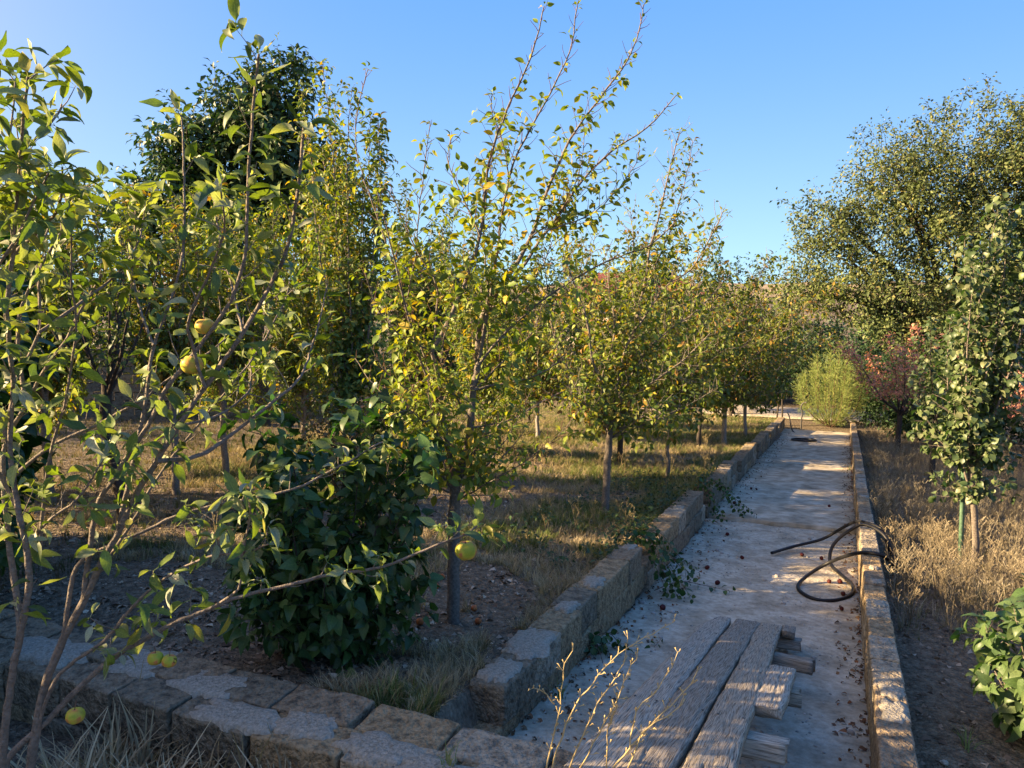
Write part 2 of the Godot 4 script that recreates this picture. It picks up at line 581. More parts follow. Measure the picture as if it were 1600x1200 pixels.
# leaves set round a shoot
func leafy(L: Leaves, p: PackedVector3Array, from: float, o: Dictionary) -> void:
	var total := 0.0
	for i in p.size() - 1:
		total += p[i].distance_to(p[i + 1])
	var gap: float = o.gap
	var next := total * from + rng.randf() * gap
	var done := 0.0
	var phi := rng.randf() * TAU
	for i in p.size() - 1:
		var len := p[i].distance_to(p[i + 1])
		var t := (p[i + 1] - p[i]) / maxf(len, 1e-5)
		var side := t.cross(Vector3.UP if absf(t.y) < 0.95 else Vector3.RIGHT).normalized()
		while next < done + len:
			var q := p[i] + t * (next - done)
			phi += GOLD + rng.randf_range(-0.5, 0.5)
			next += gap * rng.randf_range(0.5, 1.5)
			if rng.randf() < o.get("bare", 0.0):
				continue
			var out := side.rotated(t, phi)
			var d: Vector3 = (t * rng.randf_range(0.2, 0.8) + out + Vector3.DOWN * rng.randf_range(0.0, 2.0) * float(o.droop)).normalized()
			var size: float = o.leaf * rng.randf_range(0.62, 1.12)
			var up := (Vector3.UP * 0.9 + t * 0.6 + rand_dir() * 0.35)
			put_leaf(L, q + d * size * float(o.get("stalk", 0.25)), d, up, size, o.palette)
		done += len


func rosette(L: Leaves, at: Vector3, axis: Vector3, n: int, o: Dictionary) -> void:
	var side := axis.cross(Vector3.UP if absf(axis.y) < 0.95 else Vector3.RIGHT).normalized()
	var phi := rng.randf() * TAU
	for k in n:
		phi += GOLD
		var d: Vector3 = (axis * rng.randf_range(0.1, 1.1) + side.rotated(axis, phi) + Vector3.DOWN * rng.randf_range(0.0, 1.6) * float(o.droop)).normalized()
		var size: float = o.leaf * rng.randf_range(0.6, 1.15)
		put_leaf(L, at + d * size * float(o.get("stalk", 0.25)), d, Vector3.UP + axis * 0.5 + rand_dir() * 0.3, size, o.palette)


# side twigs and leaves of one stem
func dress(s: Dictionary, L: Leaves, twigs: MB, o: Dictionary) -> void:
	var p: PackedVector3Array = s.line
	var total := 0.0
	for i in p.size() - 1:
		total += p[i].distance_to(p[i + 1])
	var next: float = total * s.leaf0 + rng.randf() * o.twig_gap
	var done := 0.0
	var phi := rng.randf() * TAU
	for i in p.size() - 1:
		var len := p[i].distance_to(p[i + 1])
		var t := (p[i + 1] - p[i]) / maxf(len, 1e-5)
		var side := t.cross(Vector3.UP if absf(t.y) < 0.95 else Vector3.RIGHT).normalized()
		while next < done + len:
			var q := p[i] + t * (next - done)
			var share := next / total
			phi += GOLD + rng.randf_range(-0.6, 0.6)
			next += float(o.twig_gap) * rng.randf_range(0.45, 1.55)
			var out := side.rotated(t, phi)
			var d: Vector3 = (t * rng.randf_range(0.3, 0.9) + out * rng.randf_range(0.6, 1.0) + Vector3.UP * float(o.get("lift", 0.2))).normalized()
			var tl: float = o.twig * rng.randf_range(0.25, 1.25) * (1.15 - share * float(o.get("shorten", 0.6)))
			var r: float = o.get("twig_r", 0.0022)
			var line := PackedVector3Array([q])
			var steps := 3
			var dd := d
			for k in steps:
				dd = (dd + rand_dir() * 0.22 + Vector3.UP * float(o.get("lift", 0.2)) * 0.4).normalized()
				line.append(line[k] + dd * tl / steps)
			twigs.tube(line, PackedFloat32Array([r, r * 0.85, r * 0.7, r * 0.5]), 4, Color.WHITE, false)
			var oo := o.duplicate()
			oo["leaf"] = float(o.leaf) * (1.0 - share * float(o.get("dwindle", 0.0)))
			oo["bare"] = minf(0.95, float(o.get("bare", 0.0)) + share * float(o.get("bare_tip", 0.0)))
			leafy(L, line, 0.15, oo)
			if rng.randf() > oo["bare"]:
				rosette(L, line[steps], dd, 2 + rng.randi() % int(o.get("tuft", 3)), oo)
		done += len
	# the growing tip
	if s.leaf0 < 1.0:
		var oo := o.duplicate()
		oo["gap"] = float(o.gap) * 1.3
		oo["bare"] = float(o.get("bare", 0.0)) * 0.6 + float(o.get("bare_tip", 0.0)) * 0.5
		oo["leaf"] = float(o.leaf) * (1.0 - float(o.get("dwindle", 0.0)))
		oo["droop"] = 0.05
		leafy(L, p, maxf(float(s.leaf0), 0.8), oo)
		var m := p.size()
		rosette(L, p[m - 1], (p[m - 1] - p[m - 2]).normalized(), 4, oo)


# builds stems, twigs and leaves under a thing; the leaves that show largest (up to singles) become parts of their own
func plant(t: Node3D, stems: Array, o: Dictionary, L: Leaves = null, twigs: MB = null) -> void:
	if L == null:
		L = Leaves.new()
	if twigs == null:
		twigs = MB.new()
	for s in stems:
		s.line = curve_points(s.p, o.get("step", 0.07))
		var m: int = s.line.size()
		# a little waver
		for i in range(1, m - 1):
			s.line[i] += rand_dir() * float(o.get("waver", 0.004))
		var rr := PackedFloat32Array()
		for i in m:
			rr.append(lerpf(s.r0, s.r1, pow(float(i) / (m - 1), 0.8)) * rng.randf_range(0.94, 1.06))
		if s.leaf0 > 1.0 and m > 2:
			rr[0] *= 1.25
		var mb := MB.new()
		mb.tube(s.line, rr, 10 if s.r0 > 0.02 else 7)
		obj("trunk" if s.leaf0 > 1.0 else "branch", mb.mesh(), o.bark, t)
		if s.leaf0 <= 1.0:
			dress(s, L, twigs, o)
	finish_plant(t, L, twigs, o)


func finish_plant(t: Node3D, L: Leaves, twigs: MB, o: Dictionary) -> void:
	if twigs.v.size():
		stuff(obj("twigs", twigs.mesh(), o.get("twig_mat", o.bark), t))
	if o.has("clear"):
		# leaves hang clear of the fruit
		var keep := Leaves.new()
		var eye0 := Vector3(0, 1.9, 0)
		for i in L.t.size():
			var w: Vector3 = t.transform * (L.t[i] * Vector3(0, 0, 0.45))
			var ok := true
			for f in o.clear:
				var to: Vector3 = (f as Vector3) - eye0
				var k := clampf((w - eye0).dot(to) / to.length_squared(), 0.0, 1.08)
				if (w - eye0 - to * k).length() < 0.042:
					ok = false
			if ok:
				keep.add(L.t[i], L.c[i])
		L = keep
	var n := L.t.size()
	var singles: int = mini(o.get("singles", 0), n)
	var meshes: Array = o.shapes
	var order: Array = range(n)
	var rest_t := []
	var rest_c := []
	if singles > 0:
		# nearest to where the photograph was taken and largest first
		var eye := t.transform.affine_inverse() * Vector3(0, 1.9, 0)
		var key := PackedFloat32Array()
		key.resize(n)
		for i in n:
			key[i] = L.t[i].basis.z.length() / maxf(0.2, L.t[i].origin.distance_to(eye))
		order.sort_custom(func(a, b): return key[a] > key[b])
		var mats := {}
		for k in singles:
			var i: int = order[k]
			var c: Color = L.c[i]
			var q := Vector3i(roundi(c.r * 40), roundi(c.g * 40), roundi(c.b * 40))
			if not mats.has(q):
				var m: StandardMaterial3D = (o.mat as StandardMaterial3D).duplicate()
				m.vertex_color_use_as_albedo = false
				m.albedo_color = Color(q.x / 40.0, q.y / 40.0, maxf(q.z / 40.0, 0.012)).linear_to_srgb()
				mats[q] = m
			obj("leaf", meshes[i % meshes.size()], mats[q], t, L.t[i])
	var by := []
	for m in meshes:
		by.append([[], []])
	for k in range(singles, n):
		var i: int = order[k]
		by[i % meshes.size()][0].append(L.t[i])
		by[i % meshes.size()][1].append(L.c[i])
	for m in meshes.size():
		if by[m][0].size():
			scatter("foliage", meshes[m], o.mat, by[m][0], by[m][1], t)


# stems that rise in a fan from the top of a trunk
func fan(from: Vector3, n: int, h0: float, h1: float, spread: float, r0: float, leaf0: float, lean := Vector3.ZERO) -> Array:
	var out := []
	for k in n:
		var a := GOLD * k + rng.randf_range(-0.4, 0.4)
		var w := spread * sqrt((k + 0.6) / n) * rng.randf_range(0.75, 1.2)
		var h := rng.randf_range(h0, h1)
		var dirn := Vector3(cos(a), 0, sin(a))
		var p := [from + Vector3.DOWN * 0.05 * (k % 3)]
		for i in range(1, 6):
			var f := i / 5.0
			p.append(from + dirn * w * pow(f, 0.6) + Vector3.UP * h * f + lean * f * f + rand_dir() * 0.05 * h * 0.35 * f)
		out.append(stem(r0 * rng.randf_range(0.7, 1.1), r0 * 0.16, leaf0, p))
	return out


func straight_trunk(h: float, r: float, lean := Vector3.ZERO) -> Dictionary:
	var p := []
	for i in 5:
		var f := i / 4.0
		p.append(Vector3(0, -0.08 + (h + 0.08) * f, 0) + lean * f + Vector3(rng.randf_range(-1, 1), 0, rng.randf_range(-1, 1)) * 0.02 * (1 if i > 0 and i < 4 else 0))
	return stem(r, r * 0.78, 2.0, p)


# a full crown: limbs to lobes, clumps of leaves through the lobes
func crown(t: Node3D, h_trunk: float, r: float, lobes: Array, clumps: int, per: int, o: Dictionary) -> void:
	var L := Leaves.new()
	var twigs := MB.new()
	var top := Vector3(0, h_trunk, 0)
	var mb := MB.new()
	var tp := PackedVector3Array([Vector3(0, -0.15, 0), Vector3(0.03, h_trunk * 0.4, 0.02), top])
	mb.tube(curve_points(tp, 0.3), _taper(curve_points(tp, 0.3).size(), r * 1.25, r * 0.8), 10)
	obj("trunk", mb.mesh(), o.bark, t)
	var weight := []
	var sum := 0.0
	for l in lobes:
		var q: Vector3 = l[1]
		sum += pow(q.x * q.y * q.z, 0.72)
		weight.append(sum)
		var lb := MB.new()
		var c: Vector3 = l[0]
		var lp := curve_points(PackedVector3Array([top + Vector3.DOWN * 0.1, top.lerp(c, 0.4) + Vector3.UP * 0.15 * c.distance_to(top) + rand_dir() * 0.15, c, c + (c - top).normalized() * 0.3]), 0.35)
		lb.tube(lp, _taper(lp.size(), r * 0.55, r * 0.08), 7)
		obj("branch", lb.mesh(), o.bark, t)
	for k in clumps:
		var w := rng.randf() * sum
		var i := 0
		while weight[i] < w:
			i += 1
		var c: Vector3 = lobes[i][0]
		var q: Vector3 = lobes[i][1]
		var d := rand_dir()
		var lump := 1.0 + 0.35 * noise.get_noise_3d(d.x * 1.7 + i * 5.0 + c.x, d.y * 1.7, d.z * 1.7 + c.z)
		var rad := pow(rng.randf(), 0.36) * lump
		var at := c + d * q * rad
		var away := (d * q).normalized()
		var dirn: Vector3 = (away * 0.8 + Vector3.UP * float(o.get("lift", 0.3)) + rand_dir() * 0.5).normalized()
		var tl: float = o.twig * rng.randf_range(0.6, 1.4)
		var line := PackedVector3Array([at - dirn * tl * 0.6, at, at + (dirn + rand_dir() * 0.3 + Vector3.DOWN * float(o.droop) * 0.5).normalized() * tl * 0.6])
		twigs.tube(line, PackedFloat32Array([0.008, 0.006, 0.003]), 3, Color.WHITE, false)
		for j in per:
			var f := rng.randf()
			var base := line[0].lerp(line[1], f * 2.0) if f < 0.5 else line[1].lerp(line[2], f * 2.0 - 1.0)
			var out := (rand_dir() + dirn * 0.5).normalized()
			var ld: Vector3 = (out + Vector3.DOWN * rng.randf() * 1.6 * float(o.droop)).normalized()
			var size: float = o.leaf * rng.randf_range(0.6, 1.2)
			put_leaf(L, base + out * tl * rng.randf_range(0.05, 0.4), ld, Vector3.UP + away * 0.6 + rand_dir() * 0.5, size, o.palette)
	finish_plant(t, L, twigs, o)


func _taper(n: int, a: float, b: float) -> PackedFloat32Array:
	var r := PackedFloat32Array()
	for i in n:
		r.append(lerpf(a, b, float(i) / maxi(1, n - 1)))
	return r


# ==================================================================== ground
func fall(z: float) -> float:
	return GRADE * clampf(z, PATH_END, 6.0)


func wall_x(z: float) -> float:
	# the path's edge towards the orchard
	return -1.43 - 0.016 * clampf(-z - 3.0, 0.0, 24.0)


func ground_y(x: float, z: float) -> float:
	var y := fall(z)
	var bump := noise.get_noise_2d(x * 0.35, z * 0.35) * 0.07 + noise.get_noise_2d(x * 1.7 + 40.0, z * 1.7) * 0.025
	var left := 0.27 + bump
	var right := 0.09 + bump
	var near := 0.06 + bump * 0.6
	var wx := wall_x(z)
	var inside := 0.0
	if z < PATH_END - 0.3:
		return y - 0.03 + bump * 0.4 * smoothstep(-60.0, -30.0, z)
	if x < wx - 0.1:
		inside = left if z < -2.45 else near
	elif x > 0.28:
		inside = right
	else:
		inside = -0.07 if z < -2.45 or x > -0.9 else near
	return y + inside


func build_ground() -> void:
	var xs := PackedFloat32Array([-3000, -1200, -500, -200, -100, -60, -42, -30, -24, -20])
	var x := -18.0
	while x < -9.0:
		xs.append(x)
		x += 0.6
	while x < -1.75:
		xs.append(x)
		x += 0.17
	xs.append_array(PackedFloat32Array([-1.62, -1.5, -1.2, -0.95, -0.86, -0.4, 0.0, 0.22, 0.30]))
	x = 0.36
	while x < 6.0:
		xs.append(x)
		x += 0.17
	xs.append_array(PackedFloat32Array([6.6, 7.4, 8.4, 10, 12, 15, 20, 28, 40, 60, 100, 200, 500, 1200, 3000]))
	var zs := PackedFloat32Array([60, 20, 10, 6, 4, 2.5, 1.5])
	var z := 0.6
	while z > -13.0:
		zs.append(z)
		z -= 0.19
	while z > -27.0:
		zs.append(z)
		z -= 0.4
	zs.append_array(PackedFloat32Array([-27.05, -27.3, -28, -29, -31, -34, -38, -45, -60, -100, -200, -500, -1200, -3500]))
	var mb := MB.new()
	for j in zs.size():
		for i in xs.size():
			mb.add(Vector3(xs[i], ground_y(xs[i], zs[j]), zs[j]), Vector3.UP)
	var w := xs.size()
	for j in zs.size() - 1:
		for i in w - 1:
			var a := j * w + i
			mb.quad(a, a + 1, a + w + 1, a + w)
	mb.fix_normals()
	structure(obj("ground", mb.mesh(), M.soil))


func sheet(x0: Callable, x1: float, z0: float, z1: float, y: Callable, nx: int, nz: int, skirt: float) -> ArrayMesh:
	# a slab seen from above with its edges turned down
	var mb := MB.new()
	for j in nz + 3:
		for i in nx + 3:
			var fi := clampf((i - 1.0) / nx, 0, 1)
			var fj := clampf((j - 1.0) / nz, 0, 1)
			var z := lerpf(z0, z1, fj)
			var x := lerpf(x0.call(z), x1, fi)
			var p := Vector3(x, y.call(x, z), z)
			if i == 0 or j == 0 or i == nx + 2 or j == nz + 2:
				p.y -= skirt
				p += Vector3(0.012 * (signf(i - 1) if i == 0 or i == nx + 2 else 0.0), 0, 0)
			elif j == 1 or j == nz + 1:
				p.z += noise.get_noise_2d(x * 2.5, z * 3.0) * 0.07
			mb.add(p, Vector3.UP, Vector2(x, z))
	var w := nx + 3
	for j in nz + 2:
		for i in w - 1:
			var a := j * w + i
			mb.quad(a, a + 1, a + w + 1, a + w)
	mb.fix_normals()
	return mb.mesh()


func path_y(x: float, z: float) -> float:
	return GRADE * z + 0.085 * smoothstep(-6.5, -3.1, z) + noise.get_noise_2d(x * 0.8 + 5.0, z * 0.8) * 0.018 + noise.get_noise_2d(x * 5.0, z * 5.0) * 0.005


func build_path() -> void:
	var path := Node3D.new()
	path.name = "path"
	add_child(path)
	structure(path)
	# the nearest stretch has lost its skin and shows its gravel
	obj("gravel_bed", sheet(func(z): return wall_x(z) - 0.03, 0.215, -0.2, -9.92, func(x, z): return path_y(x, z) - 0.03 + noise.get_noise_2d(x * 9.0, z * 9.0) * 0.006, 22, 120, 0.04), M.gravel_bed, path)
	var cuts := [-9.9, -13.1, -16.4, -19.6, -22.4, PATH_END]
	for k in 5:
		var lift: float = [0.022, 0.014, 0.02, 0.012, 0.02][k]
		obj("slab", sheet(func(z): return wall_x(z) - 0.03, 0.215, cuts[k] - 0.012, cuts[k + 1] + 0.012, func(x, z): return path_y(x, z) + lift, 18, 30, 0.07), M.concrete, path)
	# pale lane across the bottom of the garden
	structure(obj("lane", sheet(func(_z): return -5.6, 2.5, -29.2, -31.8, func(x, z): return fall(-40.0) + 0.05 + noise.get_noise_2d(x * 0.5, z * 0.5) * 0.03, 60, 12, 0.06), M.road))


# ==================================================================== stone walls
func blob(r: float, thick: float, seed_at: float) -> ArrayMesh:
	# a flat irregular patch of mortar with a rounded edge
	var mb := MB.new()
	var n := 30
	mb.add(Vector3(0, thick, 0), Vector3.UP)
	for ring in 3:
		for i in n:
			var a := TAU * i / n
			var rr := r / pow(pow(absf(cos(a)), 4.0) + pow(absf(sin(a)), 4.0), 0.25)
			rr *= 1.0 + 0.5 * noise.get_noise_2d(cos(a) * 1.4 + seed_at, sin(a) * 1.4) + 0.16 * noise.get_noise_2d(cos(a) * 5.0 + seed_at, sin(a) * 5.0)
			rr *= [0.55, 0.93, 1.0][ring]
			mb.add(Vector3(cos(a) * rr, [thick * rng.randf_range(0.85, 1.15), thick * rng.randf_range(0.2, 0.6), -0.02][ring], sin(a) * rr), Vector3.UP)
	for i in n:
		var j := (i + 1) % n
		mb.tri(0, 1 + j, 1 + i)
		for ring in 2:
			mb.quad(1 + ring * n + i, 1 + ring * n + j, 1 + (ring + 1) * n + j, 1 + (ring + 1) * n + i)
	mb.fix_normals()
	return mb.mesh()


func build_walls() -> void:
	rng.seed = 101
	var tilt := -atan(GRADE)
	var big := []
	var thin := []
	for i in 8:
		big.append(rough_box(Vector3(0.20, 0.195, 0.40), 0.011, 0.011, i * 13.7, 6, 6, 9, 9.0))
		thin.append(rough_box(Vector3(0.145, 0.18, 0.402), 0.011, 0.007, i * 9.1 + 50.0, 5, 5, 9, 9.0))
	var patches := []
	for i in 6:
		patches.append(blob(0.10, 0.009, i * 3.3))
	# wall between path and orchard, in stepped lengths
	var w := thing("orchard_wall", "stepped low wall of two courses of sandy stone between path and orchard", "stone wall", Vector3.ZERO)
	var z := -2.98
	var lengths := [3.3, 3.5, 3.5, 3.5, 3.5, 3.5, 3.2]
	for k in lengths.size():
		var n := int(lengths[k] / 0.405)
		var mid: float = z - lengths[k] * 0.5
		var slope := tilt * 0.72
		for course in 2:
			for i in n + (1 if course == 1 and k == 0 else 0):
				var zz: float = z - 0.405 * (i + 0.5 + (0.5 if course == 0 else 0.0))
				if course == 0 and i == n - 1:
					continue
				var y: float = GRADE * mid + (zz - mid) * GRADE * 0.72 + 0.275 - course * 0.2
				var b := Basis(Vector3.RIGHT, slope + rng.randf_range(-0.012, 0.012)) * Basis(Vector3.UP, rng.randf_range(-0.03, 0.03))
				b = b.scaled(Vector3(1, 1, rng.randf_range(0.995, 1.02)))
				obj("stone", big[rng.randi() % 8], M["stone%d" % (rng.randi() % 4)], w, Transform3D(b, Vector3(wall_x(zz) - 0.1 + rng.randf_range(-0.012, 0.012), y + rng.randf_range(-0.008, 0.008), zz)))
		z -= lengths[k] + 0.02
	for q in [[-3.35, 0.9], [-3.72, 1.25], [-4.4, 0.7], [-4.95, 0.8], [-6.0, 0.6], [-8.2, 0.7]]:
		var zz: float = q[0]
		obj("mortar_patch", patches[rng.randi() % 6], M.mortar, w, Transform3D(Basis(Vector3.RIGHT, tilt).scaled(Vector3(q[1] * 0.9, 1.0, q[1] * 1.5)), Vector3(wall_x(zz) - 0.09, top_of_left_wall(zz) + 0.004, zz)))
	# cross wall at the near end of the orchard bed: two rows of stones side by side
	var c := thing("cross_wall", "broad low cross wall of mossy stone blocks with pale mortar on top", "stone wall", Vector3.ZERO)
	for row in 2:
		for course in 2:
			var x := -6.4 + (0.2 if row == course else 0.0)
			var k := 0
			while x < -0.85:
				var len := rng.randf_range(0.34, 0.44)
				var b := Basis(Vector3.UP, PI / 2 + rng.randf_range(-0.03, 0.03)) * Basis(Vector3.RIGHT, rng.randf_range(-0.02, 0.02))
				b = b * Basis.from_scale(Vector3(1.08 if row == 0 else 1.0, 1, len / 0.405))
				var y := 0.03 - course * 0.2 + rng.randf_range(-0.012, 0.012) - (0.012 if row == 1 else 0.0)
				obj("stone", big[rng.randi() % 8], M["stone%d" % (rng.randi() % 4)], c, Transform3D(b, Vector3(x + len * 0.5, y, -2.58 + row * 0.205 + rng.randf_range(-0.01, 0.01))))
				x += len + 0.012
				k += 1
	for q in [[-2.62, -2.52, 1.5, 1.1], [-2.3, -2.36, 1.7, 0.9], [-1.98, -2.42, 1.2, 1.0], [-3.05, -2.55, 1.5, 1.2], [-1.62, -2.4, 1.4, 0.8], [-1.3, -2.36, 1.7, 0.7], [-1.02, -2.42, 1.4, 0.8], [-3.6, -2.45, 1.8, 1.2]]:
		obj("mortar_patch", patches[rng.randi() % 6], M.mortar, c, Transform3D(Basis(Vector3.UP, rng.randf_range(-0.4, 0.4)).scaled(Vector3(q[2] * 1.2, 1.1, q[3])), Vector3(q[0], 0.127, q[1])))
	# wall on the far side of the path
	var r := thing("path_edge_wall", "narrow continuous wall of sandy stone along the hose side of the path", "stone wall", Vector3.ZERO)
	z = 1.2
	while z > PATH_END + 0.3:
		for course in 2:
			var zz := z - 0.2 - course * 0.2
			var wob := noise.get_noise_1d(zz * 0.6) * 0.012
			var b := Basis(Vector3.RIGHT, tilt + rng.randf_range(-0.01, 0.01)) * Basis(Vector3.UP, rng.randf_range(-0.015, 0.015))
			obj("stone", thin[rng.randi() % 8], M["stone%d" % (rng.randi() % 3)], r, Transform3D(b, Vector3(0.262 + wob, GRADE * zz + 0.268 - course * 0.183 + rng.randf_range(-0.006, 0.006), zz)))
		z -= 0.403
	for q in [[-3.02, 0.8], [-3.75, 1.0], [-3.98, 0.85], [-4.75, 0.6], [-5.55, 0.75], [-6.15, 0.7], [-6.6, 0.55], [-10.5, 0.8], [-12.2, 0.9], [-13.4, 0.7], [-2.3, 0.9]]:
		var zz: float = q[0]
		obj("mortar_patch", patches[rng.randi() % 6], M.mortar, r, Transform3D(Basis(Vector3.RIGHT, tilt).scaled(Vector3(q[1] * 0.62, 1.0, q[1] * 1.15)), Vector3(0.272, GRADE * zz + 0.361, zz)))
	# old boundary wall beyond the trees
	var o := thing("boundary_wall", "old boundary wall of stone courses in shade behind the orchard trees", "stone wall", Vector3(-13.8, 0, -14.8), -0.678)
	for course in 9:
		for i in 34:
			var zz := -4.5 + i * 0.41 + (0.2 if course % 2 else 0.0)
			if course > 2 and i < 7 or (i > 20 and course > 7):
				continue
			var y := fall(-14.8 + zz * cos(0.678)) + 0.15 + course * 0.2
			obj("stone", big[(i * 7 + course * 3) % 8], M["stone%d" % (1 + (i + course) % 3)], o, Transform3D(Basis(Vector3.UP, rng.randf_range(-0.02, 0.02)), Vector3(rng.randf_range(-0.01, 0.01), y, zz)))


func top_of_left_wall(z: float) -> float:
	var at := -2.98
	for len in [3.3, 3.5, 3.5, 3.5, 3.5, 3.5, 3.2]:
		if z > at - len:
			var mid: float = at - len * 0.5
			return GRADE * mid + (z - mid) * GRADE * 0.72 + 0.375
		at -= len + 0.02
	return GRADE * z + 0.4


# ==================================================================== far things
func build_far_things() -> void:
	rng.seed = 202
	# hills
	var mb := MB.new()
	var nx := 90
	var nz := 10
	for j in nz + 1:
		for i in nx + 1:
			var a := -1.35 + 2.5 * i / nx
			var f := float(j) / nz
			var d := 1500.0 + 900.0 * f
			var crest := 34.0 + 20.0 * noise.get_noise_1d(a * 9.0) + 10.0 * noise.get_noise_1d(a * 31.0 + 7.0)
			var y := -3.0 + crest * sin(minf(f * 1.35, 1.0) * PI * 0.5) + 4.0 * noise.get_noise_2d(a * 60.0, f * 5.0) * f
			mb.add(Vector3(sin(a) * d, y, -cos(a) * d), Vector3.UP)
	for j in nz:
		for i in nx:
			var a := j * (nx + 1) + i
			mb.quad(a, a + 1, a + nx + 2, a + nx + 1)
	mb.fix_normals()
	structure(obj("hills", mb.mesh(), M.hill))
	# house
	var h := thing("house", "distant house with red roof showing above the orchard trees", "house", Vector3(-13.2, fall(-40) - 0.4, -50.0), 0.3)
	obj("wall", rough_box(Vector3(9.0, 4.6, 7.0), 0.03, 0.0, 0.0, 1, 1, 1), M.house_wall, h, Transform3D(Basis.IDENTITY, Vector3(0, 2.3, 0)))
	var rf := MB.new()
	var ridge := 6.3
	var ends := [[Vector3(-5.0, 4.5, 4.0), Vector3(5.0, 4.5, 4.0), Vector3(2.6, ridge, 0), Vector3(-2.6, ridge, 0)], [Vector3(5.0, 4.5, -4.0), Vector3(-5.0, 4.5, -4.0), Vector3(-2.6, ridge, 0), Vector3(2.6, ridge, 0)], [Vector3(5.0, 4.5, 4.0), Vector3(5.0, 4.5, -4.0), Vector3(2.6, ridge, 0), Vector3(2.6, ridge, 0)], [Vector3(-5.0, 4.5, -4.0), Vector3(-5.0, 4.5, 4.0), Vector3(-2.6, ridge, 0), Vector3(-2.6, ridge, 0)], [Vector3(-5.0, 4.48, -4.0), Vector3(5.0, 4.48, -4.0), Vector3(5.0, 4.48, 4.0), Vector3(-5.0, 4.48, 4.0)]]
	for e in ends:
		var nn: Vector3 = (e[1] - e[0]).cross(e[2] - e[0]).normalized()
		var id := []
		for p in e:
			id.append(rf.add(p, nn))
		rf.quad(id[0], id[1], id[2], id[3])
	var roof := obj("roof", rf.mesh(), M.roof, h)
	obj("chimney", rough_box(Vector3(0.6, 1.3, 0.6), 0.03, 0.0, 0.0, 1, 1, 1), M.house_wall, roof, Transform3D(Basis.IDENTITY, Vector3(1.2, 6.3, 0.6)))
	for k in 4:
		obj("window", rough_box(Vector3(1.0, 1.3, 0.1), 0.02, 0.0, 0.0, 1, 1, 1), M.glass, h, Transform3D(Basis.IDENTITY, Vector3(-3.3 + 2.2 * k, 3.1, 3.5)))
	# trees beyond the lane
	var o := {"leaf": 0.20, "gap": 0.1, "droop": 0.3, "twig": 0.6, "palette": P.dark, "mat": M.leaf_dark, "shapes": [shapes.far], "bark": M.bark_dark, "lift": 0.2}
	var rows := [[-27, -33, 6.2, "a"], [-22, -36, 6.2, "b"], [-17.5, -34, 7.4, "c"], [-14.5, -38, 7.2, "a"], [-10.5, -40, 7.3, "b"], [-8.2, -37.0, 6.9, "c"], [-6.2, -39.5, 6.9, "a"], [-3.8, -39.0, 4.4, "b"], [-1.0, -38.5, 3.7, "c"], [1.5, -40, 5.0, "b"], [5.0, -37, 5.4, "a"], [9.0, -38.0, 5.2, "c"], [13.0, -36.0, 5.4, "b"], [-31, -28, 5.0, "b"], [-25, -20, 5.0, "c"], [-22, -13, 5.0, "a"], [-22, -5, 4.8, "b"]]
	var where := ["behind the house side of the orchard", "behind the tall walnut", "between walnut and house", "nearest the house gable", "in front of the house", "beside the house wall", "between house and lane", "behind the dark drooping tree", "straight beyond the path end", "behind the feathery shrub", "behind the red leaved tree", "deep behind the great spreading tree", "at the far corner of the dry garden", "at the far end of the boundary wall", "over the middle of the boundary wall", "behind the boundary wall near the apples", "behind the boundary wall at its near end"]
	for k in rows.size():
		var q: Array = rows[k]
		var oo := o.duplicate()
		oo.palette = P.mid if q[3] == "b" else P.dark
		var hh: float = q[2]
		var t := thing("background_tree", "bushy green tree " + where[k], "tree", Vector3(q[0], ground_y(q[0], q[1]), q[1]), rng.randf() * TAU, "trees beyond the lane and the boundary wall")
		crown(t, hh * 0.25, 0.14, [[Vector3(0, hh * 0.50, 0), Vector3(1.9, hh * 0.34, 1.9)], [Vector3(0.9, hh * 0.62, 0.4), Vector3(1.3, hh * 0.26, 1.3)], [Vector3(-0.9, hh * 0.60, -0.2), Vector3(1.3, hh * 0.25, 1.3)], [Vector3(0.1, hh * 0.28, 0.3), Vector3(2.2, hh * 0.22, 2.2)], [Vector3(0.2, hh * 0.78, 0), Vector3(0.9, hh * 0.20, 0.9)]], 190, 26, oo)
	# the dark drooping tree by the end of the path
	o = {"leaf": 0.16, "droop": 1.0, "twig": 0.6, "palette": P.dark, "mat": M.leaf_dark, "shapes": [shapes.far_long], "bark": M.bark_dark, "lift": -0.1}
	var t := thing("drooping_tree", "dark green tree with hanging leaves beside the end of the path", "tree", Vector3(-3.9, ground_y(-3.9, -29.3), -29.3))
	crown(t, 1.1, 0.1, [[Vector3(0.3, 2.2, 0), Vector3(1.5, 1.0, 1.4)], [Vector3(1.1, 1.9, 0.4), Vector3(0.9, 0.9, 1.0)], [Vector3(-1.1, 2.1, 0.1), Vector3(1.0, 0.9, 1.0)], [Vector3(0.2, 3.0, 0), Vector3(1.1, 0.7, 1.1)]], 330, 30, o)
	t = thing("drooping_tree", "low dark leafy tree beyond the lane behind the standpipe", "tree", Vector3(-2.6, fall(-40), -33.6))
	crown(t, 0.9, 0.12, [[Vector3(0, 1.5, 0), Vector3(2.2, 1.3, 1.4)], [Vector3(2.0, 1.4, 0.2), Vector3(1.8, 1.3, 1.2)], [Vector3(-2.0, 1.4, 0.2), Vector3(1.8, 1.3, 1.2)]], 320, 24, o)
